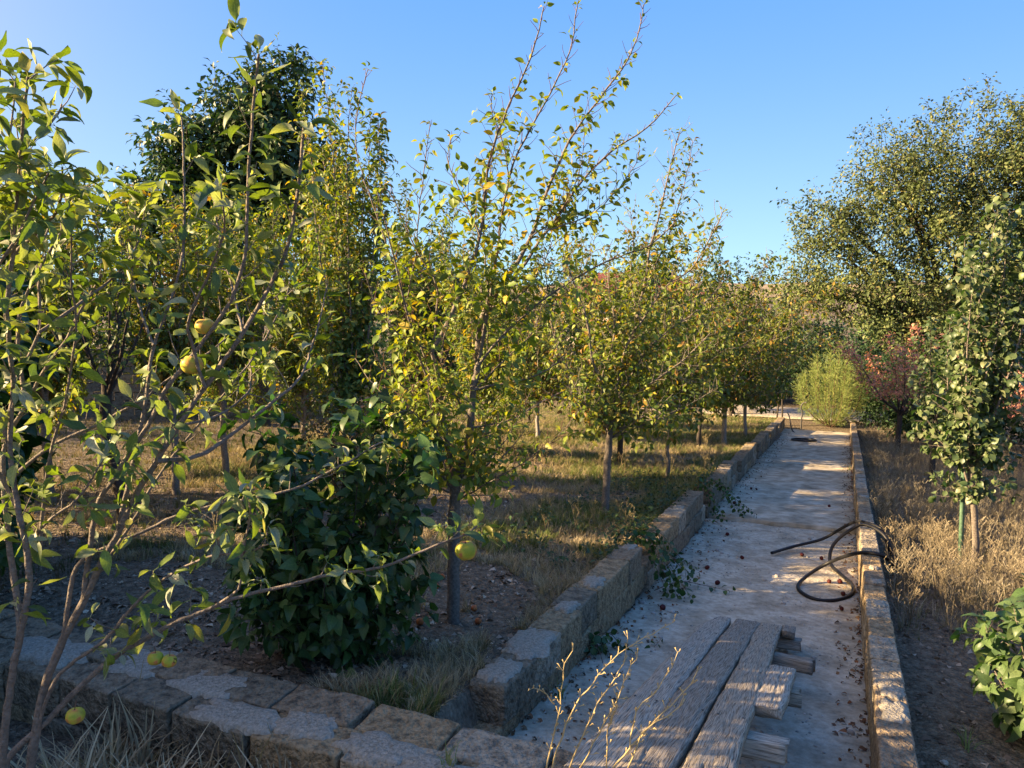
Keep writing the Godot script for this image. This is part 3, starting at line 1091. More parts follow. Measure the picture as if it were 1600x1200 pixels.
	for q in [[-6.6, -32.5, "dark bush closing the lane behind the whitewashed trunks"], [-10.2, -32.0, "dark bush beyond the grass in line with the house"], [1.6, -33.5, "dark bush behind the feathery shrub across the lane"], [-14.0, -30.5, "dark bush at the far edge of the grass"], [-18.5, -26.5, "dark bush at the far corner of the grass by the boundary wall"]]:
		var d := thing("bush", q[2], "shrub", Vector3(q[0], fall(-40), q[1]), rng.randf() * 6.0, "dark bushes across the lane")
		crown(d, 0.4, 0.06, [[Vector3(0, 1.3, 0), Vector3(1.9, 1.3, 1.2)], [Vector3(1.4, 1.0, 0.2), Vector3(1.4, 1.0, 1.0)], [Vector3(-1.4, 1.0, 0.2), Vector3(1.4, 1.1, 1.0)]], 260, 26, o)
	# a conifer whose spire shows over the fruit trees
	var cf := thing("conifer", "pale pointed conifer rising behind the fruit trees near the hills", "conifer", Vector3(-2.6, fall(-40), -36.5))
	conifer(cf, 4.9, 1.25)
	# dark walnut above the orchard
	o = {"leaf": 0.17, "droop": 0.35, "twig": 0.5, "palette": P.walnut, "mat": M.leaf_dark, "shapes": [shapes.far], "bark": M.bark_dark, "lift": 0.35}
	t = thing("walnut_tree", "tall dense dark green tree towering over the pale orchard trees", "tree", Vector3(-11.9, ground_y(-11.9, -13.2), -13.2), YAW)
	crown(t, 2.6, 0.2, [[Vector3(0.3, 5.9, 0), Vector3(1.25, 1.5, 1.3)], [Vector3(0.65, 7.0, 0), Vector3(0.75, 1.0, 0.9)], [Vector3(-0.75, 5.6, 0.1), Vector3(1.05, 1.15, 1.1)], [Vector3(-1.35, 4.7, 0.2), Vector3(1.05, 1.0, 1.1)], [Vector3(-2.05, 4.3, 0.2), Vector3(0.85, 0.9, 1.0)], [Vector3(-1.3, 5.7, 0.1), Vector3(0.8, 0.85, 0.9)], [Vector3(1.2, 5.0, -0.1), Vector3(1.1, 1.1, 1.1)], [Vector3(0, 4.0, 0), Vector3(1.9, 1.1, 1.6)], [Vector3(-0.1, 6.7, 0.1), Vector3(0.8, 0.8, 0.8)]], 760, 34, o)
	# the great tree on the dry side
	o = {"leaf": 0.115, "droop": 0.25, "twig": 0.55, "palette": P.big, "mat": M.leaf_far, "shapes": [shapes.far], "bark": M.bark_dark, "lift": 0.45}
	t = thing("spreading_tree", "great spreading olive green tree on the dry side of the path", "tree", Vector3(2.35, ground_y(2.35, -24.6), -24.6), YAW)
	crown(t, 2.2, 0.28, [[Vector3(0.6, 7.6, 0), Vector3(2.0, 1.9, 1.9)], [Vector3(-1.0, 6.4, 0.3), Vector3(1.7, 1.6, 1.8)], [Vector3(-2.6, 5.0, 0.2), Vector3(1.6, 1.35, 1.6)], [Vector3(-3.9, 4.2, 0.1), Vector3(1.1, 0.75, 1.0)], [Vector3(-1.6, 4.0, 0.9), Vector3(1.9, 1.3, 1.5)], [Vector3(0.6, 5.2, 0.9), Vector3(2.2, 1.8, 1.8)], [Vector3(2.6, 6.6, 0), Vector3(2.0, 2.0, 2.0)], [Vector3(2.2, 8.2, 0), Vector3(1.4, 1.3, 1.4)], [Vector3(5.0, 6.6, 0), Vector3(2.0, 2.2, 1.8)], [Vector3(4.6, 3.6, 0.2), Vector3(2.0, 1.8, 1.8)], [Vector3(-3.2, 6.2, 0.2), Vector3(1.15, 1.0, 1.1)], [Vector3(-1.6, 7.5, 0.1), Vector3(1.2, 1.1, 1.2)], [Vector3(0.2, 3.0, 0.5), Vector3(2.2, 1.1, 1.6)], [Vector3(3.0, 4.0, 0.3), Vector3(2.2, 1.8, 1.8)]], 2300, 46, o)


func conifer(t: Node3D, h: float, w: float) -> void:
	var mb := MB.new()
	mb.tube(PackedVector3Array([Vector3(0, -0.1, 0), Vector3(0, h, 0)]), PackedFloat32Array([0.09, 0.01]), 7)
	obj("trunk", mb.mesh(), M.bark_dark, t)
	var tw := MB.new()
	var L := Leaves.new()
	var pl := pal([[0.040, 0.065, 0.035, 3], [0.060, 0.085, 0.045, 2]])
	for k in 150:
		var f := k / 150.0
		var a := GOLD * k
		var d := Vector3(cos(a), 0.25 - 0.5 * (1.0 - f), sin(a)).normalized()
		var len := w * (1.0 - f) * rng.randf_range(0.8, 1.15) + 0.12
		var p0 := Vector3(0, h * (0.08 + 0.9 * f), 0)
		tw.tube(PackedVector3Array([p0, p0 + d * len]), PackedFloat32Array([0.008, 0.003]), 3, Color.WHITE, false)
		for i in int(len * 26) + 4:
			var q := p0 + d * len * rng.randf_range(0.2, 1.0)
			put_leaf(L, q, d + rand_dir() * 0.8, Vector3.UP, 0.16, pl)
	finish_plant(t, L, tw, {"bark": M.bark_dark, "mat": M.leaf_dark, "shapes": [shapes.far_long]})


# ==================================================================== orchard
func build_orchard() -> void:
	rng.seed = 303
	# the young pear nearest the path, with tall whips
	var at := Vector3(-2.19, -0.105, -4.078)
	var t := thing("pear_tree", "young yellow green pear tree with long bare whips reaching into the sky", "pear tree", at, YAW, "")
	var L := Leaves.new()
	var fs := front_pear_stems()
	fs.append_array(fan(Vector3(0.02, 0.84, 0), 10, 0.15, 0.95, 0.85, 0.008, 0.1))
	plant(t, fs, {"leaf": 0.080, "gap": 0.032, "droop": 0.5, "twig": 0.22, "twig_gap": 0.030, "palette": P.pear, "mat": M.leaf_pear, "shapes": shapes.pear, "bark": M.bark_pear, "twig_mat": M.twig_red, "lift": 0.25, "bare": 0.0, "bare_tip": 1.0, "shorten": 0.85, "dwindle": 0.45, "tuft": 4, "singles": 300, "stalk": 0.4}, L)
	# the second pear
	t = thing("pear_tree", "second pear tree along the path with pale straight trunk and thin crown", "pear tree", Vector3(-2.317, -0.456, -7.793), YAW)
	fs = second_pear_stems()
	fs.append_array(fan(Vector3(0.05, 0.94, 0), 9, 0.1, 0.8, 1.0, 0.010, 0.1))
	plant(t, fs, {"leaf": 0.088, "gap": 0.030, "droop": 0.5, "twig": 0.28, "twig_gap": 0.032, "palette": P.pear_dull + P.pear, "mat": M.leaf_pear, "shapes": shapes.pear, "bark": M.bark_apple, "twig_mat": M.twig_grey, "lift": 0.2, "bare": 0.05, "bare_tip": 0.8, "dwindle": 0.3, "shorten": 0.4, "tuft": 4, "singles": 300, "stalk": 0.4, "twig_r": 0.003})
	# more pears down the row; x, z, trunk height, crown low and high, spread, stems, lean
	var rows := [
		[-2.37, -11.13, 0.95, 1.4, 2.6, 1.2, 12, 0.3, "third pear tree of the path row with slim leaning grey trunk", M.bark_pear, 0.03],
		[-2.68, -15.68, 0.9, 1.3, 2.9, 1.7, 15, 1.3, "fourth pear tree of the path row, forked low with slanting limbs", M.bark_dark, 0.045],
		[-2.35, -16.76, 1.0, 1.1, 2.1, 1.25, 13, 0.6, "fifth pear tree of the path row with pale whitewashed trunk", M.bark_pale, 0.055],
		[-2.27, -19.68, 0.9, 1.0, 1.9, 1.2, 12, 0.5, "last pear tree of the path row before the end of the path", M.bark_pale, 0.05],
		[-3.36, -12.09, 0.8, 1.6, 2.9, 1.3, 13, 0.1, "dark trunked pear tree just behind the second pear", M.bark_dark, 0.05],
		[-5.98, -15.04, 0.9, 1.4, 2.6, 1.3, 14, 0.0, "pear tree with pale trunk standing in the middle of the grass", M.bark_pale, 0.045],
		[-4.6, -18.5, 0.9, 1.6, 2.8, 1.4, 14, 0.2, "pear tree deep in the grass beyond the pale trunk", M.bark_dark, 0.045],
		[-7.8, -19.0, 0.9, 1.6, 3.0, 1.4, 14, 0.0, "pear tree far in the grass in line with the house", M.bark_dark, 0.045],
		[-3.9, -22.5, 0.9, 1.5, 2.6, 1.4, 9, 0.2, "small pear tree near the dark drooping tree", M.bark_dark, 0.045],
	]
	for q in rows:
		t = thing("pear_tree", q[8], "pear tree", Vector3(q[0], ground_y(q[0], q[1]), q[1]), YAW, "pear trees in the grass")
		var st := [straight_trunk(q[2], q[10])]
		st.append_array(fan(Vector3(0, q[2], 0), q[6], q[3], q[4], q[5], q[10] * 0.5, 0.12, Vector3(q[7], 0, 0)))
		st.append_array(fan(Vector3(0, float(q[2]) * 0.97, 0), 7, 0.05, 0.7, float(q[5]) * 0.9, q[10] * 0.3, 0.1, Vector3(q[7], 0, 0) * 0.5))
		plant(t, st, {"leaf": 0.098, "gap": 0.034, "droop": 0.6, "twig": 0.40, "twig_gap": 0.040, "palette": P.pear_dull, "mat": M.leaf_pear, "shapes": shapes.pear, "bark": q[9], "twig_mat": M.twig_grey, "lift": 0.1, "bare": 0.1, "bare_tip": 0.5, "shorten": 0.5, "tuft": 4, "twig_r": 0.004, "step": 0.2, "waver": 0.012, "stalk": 0.4})
	# upright trees with close whips behind the apples
	var ups := [
		[-5.34, -7.49, 0.9, 2.6, 3.9, 0.62, 14, "slim upright tree of close whips beside the coppery shrub", P.upright],
		[-6.4, -8.6, 1.15, 1.7, 2.8, 0.7, 14, "upright tree of whips in front of the walnut's lit side", P.upright],
		[-7.15, -7.3, 1.15, 1.5, 2.4, 0.75, 14, "upright tree of whips below the walnut crown", P.upright],
		[-6.88, -6.27, 1.15, 1.4, 2.2, 0.75, 15, "upright yellow flecked tree right behind the yellow apples", P.pear_dull],
		[-7.6, -5.3, 1.15, 1.4, 2.2, 0.75, 14, "upright tree behind the middle of the apple branches", P.upright],
		[-8.3, -4.1, 0.8, 1.6, 2.7, 0.8, 14, "upright tree behind the outermost apple shoots", P.pear_dull],
		[-9.2, -6.4, 0.8, 2.0, 3.0, 0.9, 14, "second row upright tree behind the outer apple shoots", P.upright],
		[-9.7, -9.9, 0.9, 2.2, 3.2, 0.95, 14, "second row upright tree near the boundary wall corner", P.upright],
		[-8.4, -10.4, 0.9, 2.4, 3.4, 0.9, 14, "second row upright tree under the walnut", P.upright],
		[-6.9, -11.7, 0.9, 2.4, 3.8, 0.9, 16, "dense dark upright tree behind the long bare whips", P.mid],
		[-5.3, -11.0, 0.9, 1.7, 3.0, 0.9, 13, "upright tree in the gap behind the front pear", P.upright],
		[-8.3, -15.0, 0.9, 2.2, 3.4, 1.0, 14, "upright tree far behind the front pear trunk", P.mid],
		[-11.0, -3.6, 0.8, 1.8, 2.8, 0.9, 13, "outermost upright tree by the boundary wall", P.upright],
	]
	for q in ups:
		t = thing("fruit_tree", q[7], "fruit tree", Vector3(q[0], ground_y(q[0], q[1]), q[1]), rng.randf() * TAU, "upright trees behind the apples")
		var st := [straight_trunk(q[2], 0.045)]
		st.append_array(fan(Vector3(0, q[2], 0), q[6], q[3], q[4], q[5], 0.019, 0.06))
		if q[0] > -6.3 or q[0] < -7.7:
			st.append_array(fan(Vector3(0, q[2] * 0.7, 0), 7, 0.6, 1.3, float(q[5]) * 1.3, 0.014, 0.1))
		plant(t, st, {"leaf": 0.086, "gap": 0.030, "droop": 0.6, "twig": 0.26, "twig_gap": 0.038, "palette": q[8], "mat": M.leaf_pear, "shapes": [shapes.pear[1], shapes.pear[0]], "bark": M.twig_grey, "twig_mat": M.twig_grey, "lift": 0.25, "bare": 0.0, "bare_tip": 0.45, "shorten": 0.6, "tuft": 3, "twig_r": 0.003, "step": 0.16, "waver": 0.01, "stalk": 0.4})
	# a dark leaning trunk seen under the apple branches
	t = thing("plum_tree", "dark leaning trunk of a plum tree seen beneath the apple branches", "plum tree", Vector3(-6.1, ground_y(-6.1, -4.9), -4.9), YAW)
	var ps := [stem(0.06, 0.045, 2.0, [Vector3(0.05, -0.1, 0), Vector3(0, 0.4, 0), Vector3(-0.08, 0.9, 0), Vector3(-0.05, 1.3, 0)])]
	ps.append_array(fan(Vector3(-0.05, 1.3, 0), 10, 0.7, 1.5, 0.9, 0.02, 0.15))
	plant(t, ps, {"leaf": 0.075, "gap": 0.05, "droop": 0.4, "twig": 0.25, "twig_gap": 0.09, "palette": P.mid, "mat": M.leaf_pear, "shapes": [shapes.pear[0]], "bark": M.bark_dark, "lift": 0.2, "bare": 0.0, "bare_tip": 0.2, "tuft": 3, "twig_r": 0.003, "step": 0.15, "stalk": 0.4})
	# coppery shrub
	t = thing("copper_shrub", "coppery leaved shrub on thin red stems at the foot of the upright tree", "shrub", Vector3(-4.75, ground_y(-4.75, -6.6), -6.6), YAW)
	plant(t, fan(Vector3.ZERO, 16, 0.7, 1.25, 0.6, 0.010, 0.15), {"leaf": 0.05, "gap": 0.028, "droop": 0.3, "twig": 0.2, "twig_gap": 0.05, "palette": P.copper, "mat": M.leaf_pear, "shapes": [shapes.round[0]], "bark": M.twig_red, "twig_mat": M.twig_red, "lift": 0.2, "tuft": 3, "step": 0.1})
	# unseen shrubs added on the sunny side to keep beds and planks in shade
	for q in [[-4.75, -1.3, 2.0, "unseen shrub added for shade beyond the outermost apple shoots"], [-4.7, 0.1, 2.1, "unseen shrub added for shade beside the flower bed by the house"], [-4.6, 1.5, 2.0, "unseen shrub added for shade nearest the house"], [-5.5, -2.75, 2.1, "unseen shrub added for shade between bed and boundary wall"], [-6.9, -2.9, 2.7, "tall unseen shrub added for shade towards the boundary wall"], [-5.7, -1.5, 2.4, "unseen shrub added for shade in the second row beyond the apples"], [-5.7, -0.1, 2.4, "unseen shrub added for shade in the second row by the house"]]:
		t = thing("added_shade_shrub", q[3], "shrub", Vector3(q[0], ground_y(q[0], q[1]) - 0.05, q[1]), rng.randf() * 6.0, "unseen shrubs added on the sunny side to cast shade")
		var hs := fan(Vector3.ZERO, 34, float(q[2]) * 0.6, float(q[2]) * 1.12, 0.95, 0.014, 0.04)
		hs.append_array(fan(Vector3.ZERO, 16, 0.3, 0.8, 0.9, 0.012, 0.05))
		plant(t, hs, {"leaf": 0.135, "gap": 0.045, "droop": 0.45, "twig": 0.3, "twig_gap": 0.075, "palette": P.lilac, "mat": M.leaf_lilac, "shapes": [shapes.lilac[0]], "bark": M.bark_dark, "lift": 0.15, "tuft": 4, "step": 0.15, "stalk": 0.3})


# ==================================================================== the dry side
func build_right_garden() -> void:
	rng.seed = 404
	# feathery shrub
	var t := thing("tamarisk", "feathery bright green tamarisk shrub at the end of the path", "shrub", Vector3(-0.42, fall(-28) + 0.0, -28.1), YAW)
	var L := Leaves.new()
	var tw := MB.new()
	var base := MB.new()
	for k in 22:
		var a := GOLD * k
		var w := 1.2 * sqrt((k + 0.5) / 22.0)
		var h := 2.7 - 1.0 * pow(w, 1.6) + rng.randf_range(-0.2, 0.15)
		var tip := Vector3(cos(a) * w, h, sin(a) * w * 0.9)
		var line := curve_points(PackedVector3Array([Vector3(cos(a) * 0.08, -0.05, sin(a) * 0.08), Vector3(tip.x * 0.75, h * 0.35, tip.z * 0.75), tip]), 0.2)
		var sb := MB.new()
		sb.tube(line, _taper(line.size(), 0.016, 0.004), 5)
		obj("branch", sb.mesh(), M.twig_red, t)
		for i in 170:
			var f := pow(rng.randf(), 0.75)
			var q := line[clampi(int((0.12 + 0.88 * f) * (line.size() - 1)), 0, line.size() - 1)]
			var out := (rand_dir() + Vector3(tip.x, 0.5, tip.z).normalized() * 0.9 + Vector3.UP * 0.4).normalized()
			var len := rng.randf_range(0.14, 0.42)
			var e := q + out * len
			for j in 9:
				var d := (out + rand_dir() * 0.55).normalized()
				var b := basis_along(d, rand_dir()).scaled(Vector3.ONE * rng.randf_range(0.06, 0.13))
				L.add(Transform3D(b, q.lerp(e, rng.randf_range(0.1, 1.0))), jitter(P.tamarisk[rng.randi() % P.tamarisk.size()]))
	finish_plant(t, L, tw, {"bark": M.twig_red, "mat": M.feather, "shapes": [leaf_mesh(0.04, 0.3, 0.5, 0.0, 0.0, 2)]})
	# red leaved trees
	for q in [[1.2, -20.31, 1.0, 0.0, "small red leaved tree with dark forked trunk beside the tamarisk"], [3.6, -18.6, 1.15, 0.3, "second red leaved tree behind the staked pear"]]:
		t = thing("red_tree", q[4], "tree", Vector3(q[0], ground_y(q[0], q[1]), q[1]), YAW, "red leaved trees")
		var st := [straight_trunk(0.95, 0.07)]
		st.append_array(fan(Vector3(0, 0.95, 0), 16, 0.7, 2.0 * float(q[2]), 1.6, 0.022, 0.25, Vector3(-0.2, 0, 0)))
		plant(t, st, {"leaf": 0.11, "gap": 0.05, "droop": 0.2, "twig": 0.36, "twig_gap": 0.07, "palette": P.red, "mat": M.leaf_red, "shapes": [shapes.far_long], "bark": M.bark_dark, "twig_mat": M.twig_grey, "lift": 0.1, "bare": 0.1, "tuft": 4, "twig_r": 0.005, "step": 0.2})
	# green undergrowth between those and the great tree
	for q in [[2.4, -22.6, 1.9, "green bush behind the forked red tree"], [4.6, -21.6, 2.2, "tall green bush behind the staked pear"], [6.6, -20.2, 2.2, "green bush at the edge of the dry grass"], [1.5, -26.0, 2.4, "dark bush under the great spreading tree"], [8.6, -17.5, 2.3, "outermost green bush of the dry garden"], [0.9, -30.0, 3.6, "tall dark bush rising right behind the feathery shrub"], [3.2, -28.6, 3.6, "tall dark bush behind the trunk of the great spreading tree"]]:
		t = thing("bush", q[3], "shrub", Vector3(q[0], ground_y(q[0], q[1]), q[1]), rng.randf() * 6.0, "bushes under the great tree")
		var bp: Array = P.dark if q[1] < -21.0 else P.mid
		var hh: float = q[2]
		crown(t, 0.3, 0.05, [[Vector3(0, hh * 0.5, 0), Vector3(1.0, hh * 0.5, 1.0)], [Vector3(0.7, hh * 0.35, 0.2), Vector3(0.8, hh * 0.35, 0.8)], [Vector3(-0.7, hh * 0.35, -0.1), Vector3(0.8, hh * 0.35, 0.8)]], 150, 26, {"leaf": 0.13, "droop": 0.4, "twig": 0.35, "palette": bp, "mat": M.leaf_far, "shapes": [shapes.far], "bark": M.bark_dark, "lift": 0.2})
	# pear tied to a green stake
	var base_at := Vector3(1.17, ground_y(1.17, -8.15), -8.15)
	t = thing("staked_pear", "round leaved pear tree growing beside a green stake", "pear tree", base_at, YAW)
	var st2 := [stem(0.038, 0.028, 2.0, [Vector3(0.02, -0.05, 0), Vector3(0.0, 0.35, 0), Vector3(-0.05, 0.75, 0), Vector3(-0.10, 1.1, 0)])]
	st2.append_array(fan(Vector3(-0.10, 1.1, 0), 14, 1.2, 2.45, 0.42, 0.014, 0.08, Vector3(0.14, 0, 0)))
	st2.append_array(fan(Vector3(-0.10, 1.05, 0), 9, 0.2, 0.9, 0.55, 0.011, 0.1))
	st2.append_array(fan(Vector3(-0.04, 0.72, 0), 5, 0.1, 0.5, 0.3, 0.006, 0.1))
	st2.append(stem(0.013, 0.004, 0.1, [Vector3(-0.06, 0.75, 0), Vector3(-0.14, 0.95, 0.02), Vector3(-0.22, 1.25, 0.03), Vector3(-0.24, 1.6, 0)]))
	st2.append(stem(0.012, 0.004, 0.1, [Vector3(-0.10, 1.1, 0), Vector3(-0.02, 1.9, 0.05), Vector3(0.06, 2.7, 0.05), Vector3(0.10, 3.35, 0)]))
	plant(t, st2, {"leaf": 0.070, "gap": 0.032, "droop": 0.9, "twig": 0.2, "twig_gap": 0.044, "palette": P.right_pear, "mat": M.leaf_lilac, "shapes": shapes.round, "bark": M.bark_apple, "twig_mat": M.twig_grey, "lift": 0.1, "bare": 0.0, "bare_tip": 0.25, "tuft": 4, "singles": 300, "stalk": 0.35, "step": 0.1})
	var mb := MB.new()
	var s := thing("green_stake", "green painted square stake stuck in dry grass beside the pear trunk", "stake", base_at + Vector3(-0.13, 0, 0.05), YAW)
	obj("stake", rough_box(Vector3(0.034, 1.75, 0.034), 0.006, 0.002, 4.0, 2, 16, 2), M.stake, s, Transform3D(Basis(Vector3.BACK, 0.03), Vector3(0, 0.82, 0)))
	# a bare trunk further along
	t = thing("plum_tree", "slim dark trunked tree in dry grass between staked pear and red tree", "plum tree", Vector3(1.38, ground_y(1.38, -14.56), -14.56), YAW)
	var st3 := [straight_trunk(1.0, 0.05, Vector3(0.06, 0, 0))]
	st3.append_array(fan(Vector3(0.06, 1.0, 0), 10, 0.8, 1.8, 0.6, 0.017, 0.15))
	plant(t, st3, {"leaf": 0.09, "gap": 0.05, "droop": 0.5, "twig": 0.25, "twig_gap": 0.075, "palette": P.right_pear, "mat": M.leaf_lilac, "shapes": [shapes.round[0]], "bark": M.bark_dark, "lift": 0.1, "tuft": 4, "step": 0.15, "stalk": 0.3})
	# lilac bushes at the near edge
	t = thing("lilac_bush", "light green lilac bush on dark soil beside the path edge wall", "shrub", Vector3(1.02, ground_y(1.02, -4.35), -4.35), YAW)
	plant(t, fan(Vector3.ZERO, 15, 0.45, 0.86, 0.46, 0.009, 0.1), {"leaf": 0.085, "gap": 0.036, "droop": 0.7, "twig": 0.14, "twig_gap": 0.05, "palette": P.lilac_light, "mat": M.leaf_lilac, "shapes": shapes.lilac, "bark": M.twig_grey, "lift": 0.1, "tuft": 4, "singles": 300, "step": 0.08})
	t = thing("lilac_bush", "tall lilac shoots at the edge of the dry grass past the staked pear", "shrub", Vector3(1.75, ground_y(1.75, -5.5), -5.5), YAW)
	plant(t, fan(Vector3.ZERO, 8, 1.0, 1.7, 0.42, 0.010, 0.25), {"leaf": 0.09, "gap": 0.045, "droop": 0.7, "twig": 0.14, "twig_gap": 0.07, "palette": P.lilac_light, "mat": M.leaf_lilac, "shapes": shapes.lilac, "bark": M.twig_grey, "lift": 0.1, "tuft": 4, "singles": 120, "step": 0.1})


# ==================================================================== near things
func build_near_things() -> void:
	rng.seed = 505
	var o := {"leaf": 0.066, "gap": 0.028, "droop": 0.5, "twig": 0.08, "twig_gap": 0.062, "palette": P.apple, "mat": M.leaf_apple, "shapes": shapes.apple, "bark": M.bark_apple, "twig_mat": M.twig_grey, "lift": 0.3, "bare": 0.2, "bare_tip": 0.0, "shorten": 0.3, "tuft": 4, "singles": 300, "step": 0.03, "waver": 0.0015, "twig_r": 0.0016, "clear": [Vector3(-1.493, 1.821, -1.475), Vector3(-1.527, 1.724, -1.46), Vector3(-0.951, 1.192, -1.854), Vector3(-1.6, 0.96, -1.377), Vector3(-1.76, 0.836, -1.249)]}
	var t := thing("apple_tree", "apple tree with yellow apples and long low branches over the cross wall", "apple tree", Vector3(-2.031, -0.024, -1.317), YAW)
	plant(t, apple_stems(), o)
	var o2 := o.duplicate()
	o2.twig_gap = 0.05
	t = thing("apple_tree", "leafy apple tree without ripe fruit on the outer side of the bed", "apple tree", Vector3(-1.996, -0.013, -1.201), YAW)
	plant(t, left_apple_stems(), o2)
	# dark lilac behind the cross wall
	t = thing("lilac_bush", "large dark green lilac bush growing behind the mossy cross wall", "shrub", Vector3(-2.45, ground_y(-2.45, -3.2), -3.2), YAW)
	var st := fan(Vector3.ZERO, 24, 0.55, 1.42, 0.54, 0.010, 0.2)
	st.append_array(fan(Vector3.ZERO, 16, 0.22, 0.6, 0.56, 0.008, 0.1))
	plant(t, st, {"leaf": 0.082, "gap": 0.038, "droop": 0.8, "twig": 0.22, "twig_gap": 0.062, "palette": P.lilac, "mat": M.leaf_lilac, "shapes": shapes.lilac, "bark": M.bark_dark, "lift": 0.1, "tuft": 4, "singles": 300, "step": 0.08})
	# dry weed stalks
	for q in [[Vector3(-0.63, -0.06, -1.908), weed_stems(), "tall straw coloured dry weed with budded stalks beside the planks"], [Vector3(-0.513, -0.055, -1.85), second_weed_stems(), "bushier dry weed bending over the weathered planks"]]:
		t = thing("dry_weed", q[2], "weed", q[0], YAW)
		for s in q[1]:
			s.line = curve_points(s.p, 0.03)
			var m: int = s.line.size()
			for i in range(1, m - 1):
				s.line[i] += rand_dir() * 0.003
			var mb := MB.new()
			mb.tube(s.line, _taper(m, s.r0, s.r1), 5)
			var stalk := obj("stalk", mb.mesh(), M.weed, t)
			var bb := MB.new()
			for i in range(int(m * 0.25), m):
				for k in 2:
					var d: Vector3 = ((s.line[i] - s.line[i - 1]).normalized() + rand_dir()).normalized()
					var l := rng.randf_range(0.008, 0.03)
					var p0: Vector3 = s.line[i]
					bb.tube(PackedVector3Array([p0, p0 + d * l * 0.5, p0 + d * l * 0.8 + Vector3.UP * 0.004, p0 + d * l]), PackedFloat32Array([0.0007, 0.0009, 0.0026, 0.0006]), 4)
			stuff(obj("buds", bb.mesh(), M.weed, stalk))
	planks()
	apples()
	hoses()


func planks() -> void:
	# a ramp of weathered boards that lies on cross timbers and falls towards the path
	var dirn := Vector3(-0.01976, -0.25466, -0.96683).normalized()
	var side := Vector3.UP.cross(-dirn).normalized()
	var up := (-dirn).cross(side).normalized()
	var b := Basis(side, up, -dirn)
	var o := thing("plank_ramp", "weathered grey plank ramp on cross timbers leading down to the path", "plank ramp", Vector3(-0.52, -0.365, -5.4))
	o.basis = b
	# board: centre across, width, far end, near end, drop
	var boards := [[-0.205, 0.152, 0.0, 3.5, 0], [-0.042, 0.156, 0.02, 3.5, 1], [0.118, 0.150, 0.0, 3.5, 2], [0.236, 0.080, -0.04, 0.26, 1], [0.245, 0.130, 1.44, 2.35, 0]]
	for k in boards.size():
		var q: Array = boards[k]
		var len: float = q[3] - q[2]
		obj("board", board(q[1], 0.045, len, k * 7.7, k == 0), M["plank%d" % q[4]], o, Transform3D(Basis(Vector3.UP, [0.012, -0.004, 0.0, 0.02, -0.03][k]) * Basis(Vector3.BACK, [0.02, -0.015, 0.02, -0.04, 0.03][k]), Vector3(q[0], -0.022 + 0.004 * (k % 2), (q[2] + q[3]) * 0.5)))
	for k in 4:
		var z: float = [0.15, 0.80, 1.70, 2.6][k]
		var long: float = [0.60, 0.70, 0.66, 0.66][k]
		obj("cross_timber", board(0.11, 0.075, long, k * 3.1 + 40.0, false), M["plank%d" % (k % 3)], o, Transform3D(Basis(Vector3.UP, PI / 2 + [0.05, -0.12, 0.06, 0.0][k]), Vector3([0.02, 0.06, 0.02, 0.0][k], -0.086, z)))
	var nail := fruit(0.005, 0.5, 1.0)
	for k in 3:
		for z in [0.15, 0.80, 1.70, 2.6]:
			for s in [-0.3, 0.32]:
				obj("nail", nail, M.metal, o, Transform3D(Basis.IDENTITY, Vector3(boards[k][0] + boards[k][1] * s + rng.randf_range(-0.01, 0.01), 0.002, z + rng.randf_range(-0.02, 0.02))))
	# the step the ramp leans on
	var s := thing("stone_step", "rough stone step under the upper end of the plank ramp", "step", Vector3(-0.45, 0, -1.95))
	for i in 2:
		for j in 3:
			obj("stone", rough_box(Vector3(0.38, 0.26, 0.38), 0.02, 0.012, i * 3.0 + j, 4, 4, 4), M["stone%d" % ((i + j) % 4)], s, Transform3D(Basis.IDENTITY, Vector3(-0.2 + 0.39 * i, 0.16 - 0.27 * (1 if j == 2 else 0), 0.39 * (j if j < 2 else 0))))


